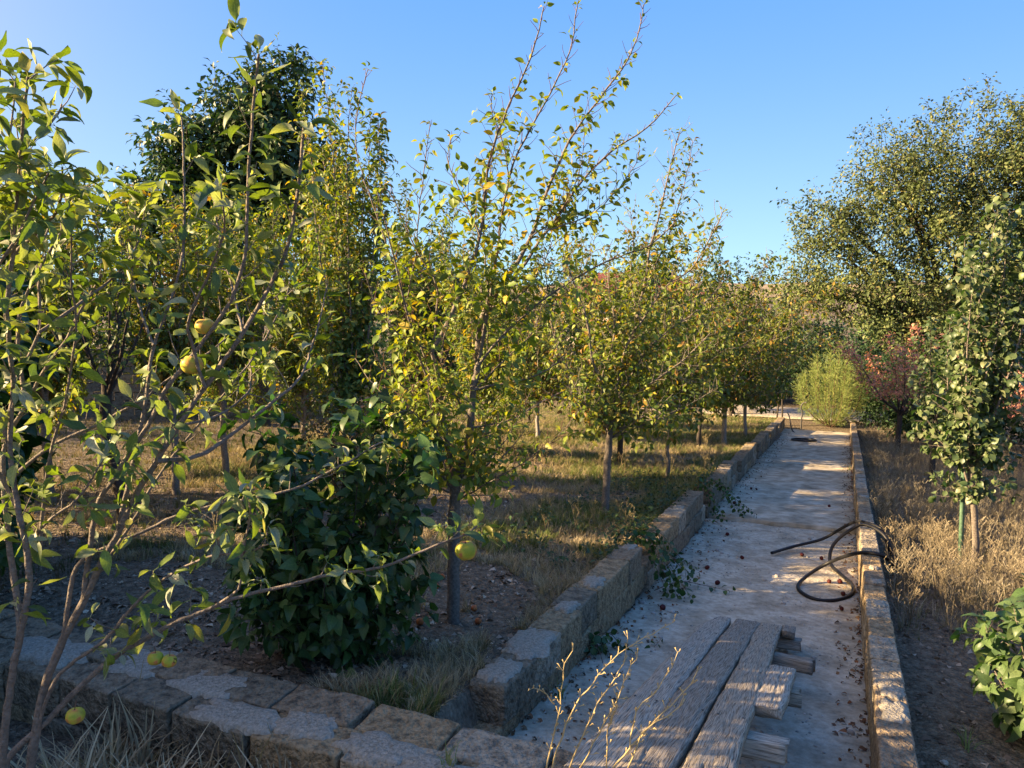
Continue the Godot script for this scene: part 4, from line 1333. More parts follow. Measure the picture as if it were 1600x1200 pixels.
func board(w: float, thick: float, len: float, seed_at: float, broken: bool) -> ArrayMesh:
	# an old board: edges worn round, a little cupped, long cracks, split ends; uv runs along the grain in metres
	var mb := MB.new()
	var nz := maxi(6, int(len / 0.035))
	var prof := []
	var nw := 22
	for i in nw + 1:
		prof.append(Vector2(-0.5 + float(i) / nw, 1.0))
	for i in 5:
		prof.append(Vector2(0.5, 0.7 - 0.425 * i))
	for i in range(1, 6):
		prof.append(Vector2(0.5 - i / 5.0, -1.0))
	for i in 4:
		prof.append(Vector2(-0.5, -0.6 + 0.4 * i))
	var n := prof.size()
	for j in nz + 1:
		var f := float(j) / nz
		for i in n + 1:
			var q: Vector2 = prof[i % n]
			var z := (f - 0.5) * len
			var x := q.x * w
			var y := q.y * thick * 0.5
			var rag := noise.get_noise_2d(q.x * 14.0 + seed_at, seed_at + (0.0 if j < nz / 2.0 else 30.0))
			z += rag * 0.022 * (1.0 if j == 0 or j == nz else 0.0)
			x += noise.get_noise_2d(z * 1.3 + seed_at, q.x * 2.0) * 0.010 + noise.get_noise_2d(z * 9.0, seed_at + q.x * 3.0) * 0.003
			if q.y > 0.0:
				var edge := pow(absf(q.x) * 2.0, 6.0)
				y -= edge * thick * 0.16
				# cracks that follow the grain
				var cr := noise.get_noise_2d(x * 46.0 + seed_at, z * 0.8)
				var cr2 := noise.get_noise_2d(x * 110.0 + seed_at * 2.0, z * 1.6)
				y -= smoothstep(0.2, 0.5, cr) * 0.004 + smoothstep(0.1, 0.5, cr2) * 0.003
				y += noise.get_noise_2d(x * 12.0, z * 3.0 + seed_at) * 0.003
			if broken and f < 0.14:
				x = lerpf(x, maxf(x, -w * 0.5 + w * 0.55 * (1.0 - f / 0.14)), 1.0)
			mb.add(Vector3(x, y, z), Vector3.UP, Vector2(q.x * w + (0.5 if q.y < 0.99 else 0.0) * (q.y - 1.0) * thick + seed_at * 0.13, z + seed_at * 0.31))
	for j in nz:
		for i in n:
			var a := j * (n + 1) + i
			mb.quad(a, a + n + 1, a + n + 2, a + 1)
	for e in [0, nz]:
		var c := Vector3.ZERO
		for i in n:
			c += mb.v[e * (n + 1) + i]
		c /= n
		var k := mb.add(c, Vector3.UP, Vector2(0.1, 0.02))
		var ring := []
		for i in n + 1:
			var p := mb.v[e * (n + 1) + i]
			ring.append(mb.add(p, Vector3.UP, Vector2(p.x, p.y * 6.0)))
		for i in n:
			if e == 0:
				mb.tri(k, ring[i], ring[i + 1])
			else:
				mb.tri(k, ring[i + 1], ring[i])
	mb.fix_normals()
	return mb.mesh()


func fruit(r: float, squash: float, seed_at: float, lumps := 0.03) -> ArrayMesh:
	var mb := MB.new()
	var nu := 20
	var nv := 14
	for j in nv + 1:
		var a := PI * j / nv
		for i in nu + 1:
			var b := TAU * i / nu
			var d := Vector3(sin(a) * cos(b), cos(a), sin(a) * sin(b))
			var rr := r * (1.0 - 0.30 * exp(-pow(a / 0.42, 2.0)) - 0.16 * exp(-pow((PI - a) / 0.4, 2.0)))
			rr *= 1.0 + lumps * noise.get_noise_3d(d.x * 1.3 + seed_at, d.y * 1.3, d.z * 1.3) + 0.02 * cos(5.0 * b) * smoothstep(1.6, 3.0, a)
			mb.add(d * rr * Vector3(1, squash, 1), d)
	for j in nv:
		for i in nu:
			var a := j * (nu + 1) + i
			mb.quad(a, a + nu + 1, a + nu + 2, a + 1) if false else mb.quad(a, a + 1, a + nu + 2, a + nu + 1)
	mb.fix_normals()
	return mb.mesh()


func apples() -> void:
	rng.seed = 606
	var rows := [
		[Vector3(-1.493, 1.821, -1.475), 0.024, "apple_skin", "yellow apple hanging highest among the apple leaves", true],
		[Vector3(-1.527, 1.724, -1.46), 0.028, "apple_skin", "large yellow apple with dark specks just below the highest apple", true],
		[Vector3(-0.951, 1.192, -1.854), 0.031, "apple_green", "green yellow apple at the sunlit tip of the longest low branch", false],
		[Vector3(-1.608, 0.965, -1.37), 0.020, "apple_green", "blushed apple of the hanging pair over the cross wall", false],
		[Vector3(-1.575, 0.958, -1.384), 0.019, "apple_green", "rotting apple of the hanging pair over the cross wall", true],
		[Vector3(-1.76, 0.836, -1.249), 0.023, "apple_green", "lone blushed green apple hanging low over the dry grass", false],
		[Vector3(-1.768, 1.82, -1.191), 0.013, "apple_green", "tiny unripe apple among the outermost apple leaves", false],
	]
	for k in rows.size():
		var q: Array = rows[k]
		var r: float = q[1]
		var a := thing("apple", q[3], "apple", q[0], rng.randf() * 6.0, "apples on the tree")
		a.rotation.x = rng.randf_range(-0.25, 0.25)
		obj("skin", fruit(r, 0.92, k * 2.7), M[q[2]], a)
		var mb := MB.new()
		mb.tube(PackedVector3Array([Vector3(0, r * 0.62, 0), Vector3(0.002, r * 1.0, 0), Vector3(0.006, r * 1.6, 0.003)]), PackedFloat32Array([0.0012, 0.001, 0.0014]), 5)
		obj("stalk", mb.mesh(), M.twig_red, a)
		if q[4]:
			# flat scars of rot on the skin
			var spots: Array = [Vector3(0.5, 0.1, 0.85), Vector3(0.9, -0.1, 0.4), Vector3(-0.3, -0.3, 0.9), Vector3(-0.9, 0.2, 0.4)]
			for i in 4:
				var d: Vector3 = (spots[i] as Vector3).normalized()
				var size := 0.07 if k != 4 else 0.3
				obj("scar", blob(r * size, r * 0.02, i + k), M.rot, a, Transform3D(Basis(Quaternion(Vector3.UP, d)), d * r * 0.945))
	# windfalls on the path and under the trees
	var path_spots := [Vector2(-1.25, -5.84), Vector2(-0.97, -6.79), Vector2(-1.14, -7.28), Vector2(-0.89, -7.89), Vector2(-1.35, -10.82), Vector2(-1.18, -8.91), Vector2(-0.34, -8.33), Vector2(-0.15, -8.29), Vector2(-0.06, -7.40), Vector2(0.03, -7.46), Vector2(0.06, -7.00), Vector2(0.05, -6.56), Vector2(-0.14, -11.43), Vector2(-1.30, -12.42), Vector2(-1.22, -12.40)]
	var told := ["dark fallen plum nearest the planks", "dark fallen plum on gravel by the bramble", "fallen plum just past the bramble tip", "fallen plum between bramble and hose end", "fallen plum on the first slab by the orchard wall", "small fallen plum by the broken slab edge", "fallen plum in sunlight by the hose end", "fallen plum in sunlight under the hose arch", "fallen plum inside the hose loop", "red fallen plum inside the hose loop near the wall", "fallen plum against the hose by the wall", "small fallen plum beside the hose loop", "fallen plum in sunlight on the first slab", "fallen plum in the wall shade on the first slab", "small fallen plum beside another in the wall shade"]
	var plums := [fruit(0.024, 0.9, 3.0, 0.2), fruit(0.021, 0.95, 5.0, 0.2), fruit(0.018, 0.85, 8.0, 0.3)]
	for k in path_spots.size():
		var p: Vector2 = path_spots[k]
		var y := path_y(p.x, p.y) + (0.02 if p.y < -9.92 else -0.03)
		var m: int = [0, 0, 0, 1, 0, 1, 1, 1, 1, 0, 1, 2, 1, 1, 2][k]
		var pl := obj("fallen_plum", plums[m], M.plum_skin, self, Transform3D(Basis.from_euler(Vector3(rng.randf() * 3.0, rng.randf() * 6.0, rng.randf())), Vector3(p.x, y + 0.019, p.y)))
		tag(pl, told[k], "plum", "fallen plums on the path")
	var under := [[Vector2(-2.32, -3.90), "orange windfall near the front pear trunk and the lilac"], [Vector2(-2.17, -4.34), "red windfall beside the front pear trunk"], [Vector2(-2.65, -4.78), "red brown windfall beyond the front pear trunk"], [Vector2(-2.05, -4.16), "small windfall right at the foot of the front pear"], [Vector2(-2.60, -4.6), "dull windfall in the litter behind the front pear"]]
	for k in under.size():
		var p: Vector2 = under[k][0]
		var f := obj("windfall", plums[k % 2], M.orange_skin, self, Transform3D(Basis.from_euler(Vector3(rng.randf() * 3.0, rng.randf() * 6.0, 0)), Vector3(p.x, ground_y(p.x, p.y) + 0.02, p.y)))
		tag(f, under[k][1], "windfall", "windfalls under the front pear")


func hoses() -> void:
	var a := MB.new()
	var p := curve_points(PackedVector3Array([Vector3(-0.63, -0.765, -8.18), Vector3(-0.44, -0.775, -8.52), Vector3(-0.16, -0.73, -8.77), Vector3(0.03, -0.57, -8.72), Vector3(0.16, -0.44, -8.57), Vector3(0.26, -0.405, -8.43), Vector3(0.40, -0.43, -8.30), Vector3(0.48, -0.62, -8.2), Vector3(0.6, -0.68, -8.1)]), 0.04)
	a.tube(p, _taper(p.size(), 0.0155, 0.0155), 12)
	tag(obj("hose", a.mesh(), M.hose), "black hose end stretched from the wall top onto the path", "hose")
	var b := MB.new()
	p = curve_points(PackedVector3Array([Vector3(0.62, -0.6, -7.55), Vector3(0.46, -0.47, -7.35), Vector3(0.35, -0.288, -7.02), Vector3(0.16, -0.32, -7.11), Vector3(-0.07, -0.55, -7.45), Vector3(-0.25, -0.66, -7.32), Vector3(-0.31, -0.675, -7.05), Vector3(-0.23, -0.655, -6.81), Vector3(-0.10, -0.652, -6.74), Vector3(0.05, -0.66, -6.86), Vector3(0.135, -0.68, -7.11), Vector3(0.13, -0.70, -7.38), Vector3(0.05, -0.735, -7.68), Vector3(-0.05, -0.73, -7.93), Vector3(-0.07, -0.67, -8.08), Vector3(-0.03, -0.58, -8.2), Vector3(0.09, -0.47, -8.28), Vector3(0.23, -0.385, -8.28), Vector3(0.41, -0.42, -8.08), Vector3(0.5, -0.62, -7.95)]), 0.04)
	b.tube(p, _taper(p.size(), 0.0165, 0.0165), 12)
	tag(obj("hose", b.mesh(), M.hose), "thick black hose looping off the wall onto the path and back", "hose")
	var c := MB.new()
	var pts := PackedVector3Array()
	for k in 26:
		var t := TAU * k / 13.0
		pts.append(Vector3(-1.0 + 0.32 * cos(t) + 0.02 * k / 26.0, GRADE * (-22.3 + 0.35 * sin(t)) + 0.045 + 0.012 * (k / 13), -22.3 + 0.35 * sin(t)))
	pts.append_array(PackedVector3Array([Vector3(-1.0, -2.3, -24.2), Vector3(-1.45, -2.35, -25.3), Vector3(-1.62, -1.95, -25.8), Vector3(-1.7, -1.9, -26.2)]))
	pts = curve_points(pts, 0.1)
	c.tube(pts, _taper(pts.size(), 0.02, 0.02), 8)
	tag(obj("hose", c.mesh(), M.hose), "coil of black hose lying at the far end of the path", "hose")
	# standpipe and posts at the end of the path
	var s := thing("standpipe", "thin bent dark water pipe standing at the end of the path", "water pipe", Vector3(-1.32, fall(-27.0) - 0.02, -27.2))
	var sb := MB.new()
	var sp := curve_points(PackedVector3Array([Vector3(0, -0.05, 0), Vector3(0, 0.3, 0), Vector3(0.02, 0.55, 0), Vector3(-0.03, 0.72, 0), Vector3(0.02, 0.85, 0), Vector3(0.12, 0.9, 0)]), 0.05)
	sb.tube(sp, _taper(sp.size(), 0.026, 0.022), 8)
	obj("pipe", sb.mesh(), M.metal, s)
	obj("tap", rough_box(Vector3(0.07, 0.05, 0.05), 0.012, 0.0, 0.0, 2, 2, 2), M.metal, s, Transform3D(Basis.IDENTITY, Vector3(0.13, 0.89, 0)))
	for k in 2:
		var post := MB.new()
		post.tube(PackedVector3Array([Vector3(0, -0.1, 0), Vector3(0.01, 0.5, 0), Vector3(0, 0.95, 0)]), PackedFloat32Array([0.03, 0.028, 0.026]), 8)
		tag(obj("post", post.mesh(), M.bark_dark, self, Transform3D(Basis(Vector3.BACK, 0.04 - 0.1 * k), Vector3(-1.95 - 0.2 * k, fall(-27.0), -27.6))), ["short dark post at the far end of the orchard wall", "leaning dark post beside the short post by the orchard wall end"][k], "post")


# ==================================================================== ground cover
func tuft_mesh(blades: int, h: float, spread: float, width: float, seed_at: int) -> ArrayMesh:
	var r := RandomNumberGenerator.new()
	r.seed = seed_at
	var mb := MB.new()
	for k in blades:
		var a := r.randf() * TAU
		var d := Vector3(cos(a), 0, sin(a))
		var s := Vector3(-d.z, 0, d.x)
		var hh := h * r.randf_range(0.45, 1.0)
		var lean := spread * r.randf_range(0.2, 1.2)
		var from := d * r.randf() * spread * 0.5
		var last := -1
		for i in 4:
			var f := i / 3.0
			var p := from + d * lean * f * f + Vector3.UP * hh * (f - 0.25 * f * f * lean / spread)
			var w := width * (1.0 - f) + 0.0004
			var x := mb.add(p - s * w, Vector3.UP)
			var y := mb.add(p + s * w, Vector3.UP)
			if last >= 0:
				mb.quad(last, last + 1, y, x)
			last = x
	mb.fix_normals()
	return mb.mesh()


func stalk_mesh(h: float, seed_at: int) -> ArrayMesh:
	# a dead stalk with a few side twigs and small seed heads
	var r := RandomNumberGenerator.new()
	r.seed = seed_at
	var mb := MB.new()
	for k in 3:
		var a := r.randf() * TAU
		var tip := Vector3(cos(a) * h * 0.22, h * r.randf_range(0.7, 1.0), sin(a) * h * 0.22)
		var line := PackedVector3Array([Vector3.ZERO, tip * 0.5 + Vector3(0.01, 0.02, 0), tip])
		mb.tube(line, PackedFloat32Array([0.0028, 0.002, 0.001]), 3, Color.WHITE, false)
		for i in 9:
			var f := r.randf_range(0.3, 1.0)
			var q := line[1].lerp(line[2], f * 2.0 - 1.0) if f > 0.5 else line[0].lerp(line[1], f * 2.0)
			var b := r.randf() * TAU
			var e := q + Vector3(cos(b) * 0.035, r.randf_range(0.02, 0.06), sin(b) * 0.035) * h * 2.4
			mb.tube(PackedVector3Array([q, q.lerp(e, 0.6), e]), PackedFloat32Array([0.0012, 0.0014, 0.0036]), 3, Color.WHITE, false)
	return mb.mesh()


func on_ground(x: float, z: float, size: float, flat := 0.0) -> Transform3D:
	var b := Basis(Vector3.UP, rng.randf() * TAU)
	if flat > 0.0:
		b = Basis(rand_dir(), rng.randf() * flat) * b
	return Transform3D(b.scaled(Vector3.ONE * size), Vector3(x, ground_y(x, z) - 0.004, z))


func build_ground_cover() -> void:
	rng.seed = 707
	var green := [[], []]
	var dry := [[], []]
	var litter := [[], []]
	var stalks := [[], []]
	var herbs := [[], []]
	# orchard side
	for k in 52000:
		var f := pow(rng.randf(), 1.35)
		var z := lerpf(-2.75, PATH_END - 0.5, f)
		var x := wall_x(z) - 0.22 - pow(rng.randf(), 1.25) * (5.5 + 7.0 * f)
		var n1 := noise.get_noise_2d(x * 0.42 + 30.0, z * 0.42)
		var n2 := noise.get_noise_2d(x * 1.1 + 90.0, z * 1.1)
		var by_wall := smoothstep(1.0, 0.25, -1.5 - x)
		var lush := n1 + n2 * 0.5 + by_wall * 0.45 + smoothstep(-6.0, -10.0, z) * 0.35 - smoothstep(-8.0, -4.0, z) * 0.42
		if z > -4.2:
			lush -= 0.35
		if lush > 0.22 and rng.randf() < 0.75:
			green[0].append(on_ground(x, z, rng.randf_range(0.6, 1.3)))
			green[1].append(jitter([Color(0.12, 0.155, 0.045), Color(0.16, 0.19, 0.06), Color(0.085, 0.12, 0.035), Color(0.27, 0.24, 0.11)][rng.randi() % 4], 0.25))
		elif lush > -0.12 and rng.randf() < 0.8:
			dry[0].append(on_ground(x, z, rng.randf_range(0.5, 1.1)))
			dry[1].append(jitter([Color(0.38, 0.30, 0.17), Color(0.29, 0.23, 0.13), Color(0.20, 0.165, 0.095), Color(0.46, 0.38, 0.23)][rng.randi() % 4], 0.25))
		else:
			litter[0].append(on_ground(x, z, rng.randf_range(0.03, 0.075), 0.9))
			litter[1].append(jitter([Color(0.20, 0.14, 0.09), Color(0.28, 0.20, 0.135), Color(0.13, 0.09, 0.06), Color(0.36, 0.28, 0.20)][rng.randi() % 4], 0.3))
		if rng.randf() < 0.010 and z < -5.0:
			stalks[0].append(on_ground(x, z, rng.randf_range(0.5, 1.0)))
			stalks[1].append(jitter(Color(0.34, 0.27, 0.14), 0.25))
	# close litter and straw by the front pear
	for k in 9000:
		var x := rng.randf_range(-6.5, -1.65)
		var z := rng.randf_range(-8.0, -2.75)
		litter[0].append(on_ground(x, z, rng.randf_range(0.02, 0.065), 1.1))
		litter[1].append(jitter([Color(0.24, 0.17, 0.11), Color(0.35, 0.27, 0.18), Color(0.16, 0.11, 0.075), Color(0.46, 0.38, 0.27)][rng.randi() % 4], 0.35))
	for k in 16000:
		var x := rng.randf_range(-15.0, -5.0)
		var z := rng.randf_range(-17.0, -2.6)
		if rng.randf() < 0.55:
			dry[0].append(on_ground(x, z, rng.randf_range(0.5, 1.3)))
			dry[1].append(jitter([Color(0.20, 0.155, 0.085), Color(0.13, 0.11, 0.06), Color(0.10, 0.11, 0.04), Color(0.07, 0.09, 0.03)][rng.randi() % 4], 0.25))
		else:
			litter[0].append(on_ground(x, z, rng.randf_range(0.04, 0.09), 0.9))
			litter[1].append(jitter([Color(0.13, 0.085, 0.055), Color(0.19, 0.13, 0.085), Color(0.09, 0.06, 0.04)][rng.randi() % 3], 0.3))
	# leafy low plants beside the orchard wall
	for k in 1500:
		var z := rng.randf_range(-12.0, -5.6)
		var x := wall_x(z) - 0.15 - pow(rng.randf(), 1.6) * 1.1
		if noise.get_noise_2d(x * 0.9, z * 0.7 + 17.0) < -0.05:
			continue
		for j in 3:
			var tr := on_ground(x + rng.randf_range(-0.05, 0.05), z + rng.randf_range(-0.05, 0.05), rng.randf_range(0.035, 0.068), 0.9)
			tr.origin.y += rng.randf_range(0.02, 0.24)
			herbs[0].append(tr)
			herbs[1].append(jitter([Color(0.06, 0.11, 0.035), Color(0.08, 0.14, 0.045), Color(0.045, 0.085, 0.03)][rng.randi() % 3], 0.25))
	# dry side
	for k in 11500:
		var f := pow(rng.randf(), 1.25)
		var z := lerpf(-5.6, -24.0, f)
		var x := 0.42 + pow(rng.randf(), 1.1) * (2.6 + 7.0 * f)
		var near_edge := smoothstep(-5.6, -7.2, z + noise.get_noise_2d(x * 1.5, 3.0) * 0.6)
		if rng.randf() > near_edge:
			continue
		if rng.randf() < 0.34 + 0.5 * noise.get_noise_2d(x * 1.2, z * 1.2 + 33.0):
			stalks[0].append(on_ground(x, z, rng.randf_range(0.45, 1.15)))
			stalks[1].append(jitter([Color(0.30, 0.25, 0.165), Color(0.22, 0.18, 0.12), Color(0.36, 0.31, 0.21)][rng.randi() % 3], 0.25))
		else:
			dry[0].append(on_ground(x, z, rng.randf_range(0.4, 1.2) * (1.0 + 0.9 * noise.get_noise_2d(x * 1.4 + 8.0, z * 1.4))))
			dry[1].append(jitter([Color(0.28, 0.24, 0.165), Color(0.22, 0.19, 0.13), Color(0.15, 0.125, 0.088), Color(0.36, 0.315, 0.225), Color(0.14, 0.135, 0.07)][rng.randi() % 5], 0.25))
	for k in 7500:
		var x := 0.40 + rng.randf() * 3.0
		var z := rng.randf_range(-7.5, -1.6)
		litter[0].append(on_ground(x, z, rng.randf_range(0.025, 0.065), 1.0))
		litter[1].append(jitter([Color(0.14, 0.10, 0.07), Color(0.22, 0.165, 0.115), Color(0.08, 0.058, 0.042), Color(0.32, 0.26, 0.19)][rng.randi() % 4], 0.35))
	# dry grass round the feet of the apples
	for k in 620:
		var x := rng.randf_range(-2.9, -0.9)
		var z := rng.randf_range(-2.25, -0.7)
		if rng.randf() < smoothstep(-1.9, -1.3, x):
			continue
		dry[0].append(on_ground(x, z, rng.randf_range(1.2, 3.2), 0.5))
		dry[1].append(jitter([Color(0.36, 0.28, 0.16), Color(0.26, 0.20, 0.115), Color(0.44, 0.36, 0.22)][rng.randi() % 3], 0.25))
	for k in 2600:
		var x := rng.randf_range(-3.2, -0.7)
		var z := rng.randf_range(-2.28, -0.6)
		litter[0].append(on_ground(x, z, rng.randf_range(0.02, 0.06), 1.1))
		litter[1].append(jitter([Color(0.15, 0.10, 0.068), Color(0.24, 0.17, 0.11), Color(0.34, 0.26, 0.18)][rng.randi() % 3], 0.35))
	# litter in the angle of wall and path
	for k in 1700:
		var z := -3.0 - pow(rng.randf(), 1.3) * 22.0
		var left := rng.randf() < 0.5
		var x := wall_x(z) + pow(rng.randf(), 2.2) * 0.35 if left else 0.19 - pow(rng.randf(), 2.5) * 0.18
		var tr := on_ground(x, z, rng.randf_range(0.018, 0.05), 1.0)
		tr.origin.y = path_y(x, z) + (0.022 if z < -9.92 else -0.026) + rng.randf() * 0.012
		litter[0].append(tr)
		litter[1].append(jitter([Color(0.12, 0.07, 0.045), Color(0.18, 0.11, 0.06), Color(0.07, 0.05, 0.035), Color(0.22, 0.10, 0.05)][rng.randi() % 4], 0.35))
	scatter("green_grass", tuft_mesh(9, 0.13, 0.07, 0.0028, 1), M.grass, green[0], green[1])
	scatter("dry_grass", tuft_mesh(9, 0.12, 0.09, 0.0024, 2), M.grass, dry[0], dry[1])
	scatter("dry_stalks", stalk_mesh(0.42, 3), M.grass, stalks[0], stalks[1])
	scatter("leaf_litter", leaf_mesh(0.3, 0.5, 1.4, 0.03, 0.0, 3), M.litter, litter[0], litter[1])
	scatter("ground_herbs", shapes.far, M.leaf_lilac, herbs[0], herbs[1])
	# pebbles of the worn stretch
	var peb := [[], []]
	for k in 3000:
		var z := lerpf(-2.6, -9.9, rng.randf())
		var x := lerpf(wall_x(z), 0.19, rng.randf())
		var n1 := noise.get_noise_2d(x * 1.3, z * 1.3 + 60.0) + smoothstep(-0.5, -1.4, x) * 0.25
		if n1 < 0.12 and rng.randf() < 0.9:
			continue
		var s := rng.randf_range(0.002, 0.006) + (0.012 * rng.randf() if rng.randf() < 0.06 else 0.0)
		peb[0].append(Transform3D(Basis.from_euler(Vector3(rng.randf() * 6.0, rng.randf() * 6.0, 0)).scaled(Vector3(s * 1.4, s, s * 1.2)), Vector3(x, path_y(x, z) - 0.03 + s * 0.3, z)))
		peb[1].append(jitter(Color(0.34, 0.315, 0.27), 0.3))
	scatter("pebbles", rough_box(Vector3(2, 2, 2), 0.7, 0.35, 2.0, 2, 2, 2, 0.9), M.pebble, peb[0], peb[1])


func build_small_things() -> void:
	rng.seed = 808
	# bramble trailing over the orchard wall
	for q in [[Vector3(-1.62, 0.0, -6.35), 0.5, "dark leaved bramble spilling through the gap in the orchard wall", 6], [Vector3(-1.5, 0.0, -4.6), 0.45, "small bramble at the foot of the orchard wall by the planks", 4], [Vector3(-1.68, 0.0, -9.9), 0.6, "bramble trailing over the first step of the orchard wall", 5]]:
		var at: Vector3 = q[0]
		at.y = GRADE * at.z + (0.34 if q[3] != 4 else 0.0)
		var t := thing("bramble", q[2], "bramble", at)
		var L := Leaves.new()
		var tw := MB.new()
		for k in int(q[3]):
			var len: float = q[1] * rng.randf_range(0.6, 1.3)
			var a := rng.randf_range(-0.9, 0.9)
			var d := Vector3(cos(a), 0, sin(a))
			var line := curve_points(PackedVector3Array([Vector3(-0.1, -0.05, 0), d * len * 0.3 + Vector3.UP * 0.12, d * len * 0.65 + Vector3.DOWN * 0.12, d * len + Vector3.DOWN * (0.30 if q[3] != 4 else -0.03)]), 0.05)
			var sb := MB.new()
			sb.tube(line, _taper(line.size(), 0.003, 0.0012), 5)
			obj("cane", sb.mesh(), M.twig_red, t)
			leafy(L, line, 0.1, {"leaf": 0.062, "gap": 0.022, "droop": 0.4, "palette": P.lilac, "bare": 0.1})
		finish_plant(t, L, tw, {"bark": M.twig_red, "mat": M.leaf_lilac, "shapes": [shapes.round[0], shapes.round[2]], "singles": 60})
	# a cut twig lying on the path
	var t2 := thing("fallen_twig", "cut leafy twig lying on the path gravel by the bramble", "twig", Vector3(-1.25, path_y(-1.25, -6.5) - 0.02, -6.5), 0.5)
	var L2 := Leaves.new()
	var tb := MB.new()
	var tl := curve_points(PackedVector3Array([Vector3(-0.25, 0.02, 0.1), Vector3(0, 0.05, 0), Vector3(0.2, 0.03, 0.05), Vector3(0.42, 0.02, 0.2)]), 0.04)
	tb.tube(tl, _taper(tl.size(), 0.004, 0.0015), 5)
	obj("stem", tb.mesh(), M.twig_red, t2)
	leafy(L2, tl, 0.2, {"leaf": 0.05, "gap": 0.05, "droop": 0.0, "palette": P.lilac})
	finish_plant(t2, L2, MB.new(), {"bark": M.twig_red, "mat": M.leaf_lilac, "shapes": [shapes.round[0]]})
	# small plants at the foot of the walls
	for q in [[-1.36, -3.75, "grassy green weed at the near foot of the orchard wall"], [-1.62, -10.5, "green weed at the foot of the stepped wall beyond the gap"], [0.13, -16.2, "green weed growing against the path edge wall far along"], [0.62, -4.1, "small fresh weed on the dark soil behind the path edge wall"], [-1.33, -2.42, "tuft of grass in the mortar of the cross wall"], [-2.05, -2.15, "pale weed at the front of the cross wall"]]:
		var x: float = q[0]
		var z: float = q[1]
		var y := path_y(x, z) - 0.02
		if x < -1.42 or x > 0.3:
			y = ground_y(x, z)
		if z > -2.5 and z < -2.3:
			y = 0.12
		if z < -9.0:
			y += 0.02
		var p := thing("weed", q[2], "weed", Vector3(x, y, z), rng.randf() * 6.0)
		var mb := tuft_mesh(16, 0.14, 0.08, 0.004, int(absf(z) * 10))
		var m: StandardMaterial3D = (M.grass as StandardMaterial3D).duplicate()
		m.vertex_color_use_as_albedo = false
		m.albedo_color = Color(0.05, 0.09, 0.03).linear_to_srgb()
		stuff(obj("blades", mb, m, p))
	# pale stones on the dark soil
	var told := ["white stone on the dark soil, larger of two", "smaller white stone beside the larger one", "grey stone on the dark soil near the path edge wall"]
	for k in 3:
		var p: Vector3 = [Vector3(0.56, 0, -3.62), Vector3(0.585, 0, -3.48), Vector3(0.5, 0, -3.9)][k]
		p.y = ground_y(p.x, p.z) + 0.01
		tag(obj("stone", rough_box(Vector3(0.06, 0.035, 0.045) * [1.0, 0.8, 0.7][k], 0.015, 0.008, k * 5.0, 4, 4, 4, 14.0), M.mortar, self, Transform3D(Basis(Vector3.UP, k * 1.1), p)), told[k], "stone")


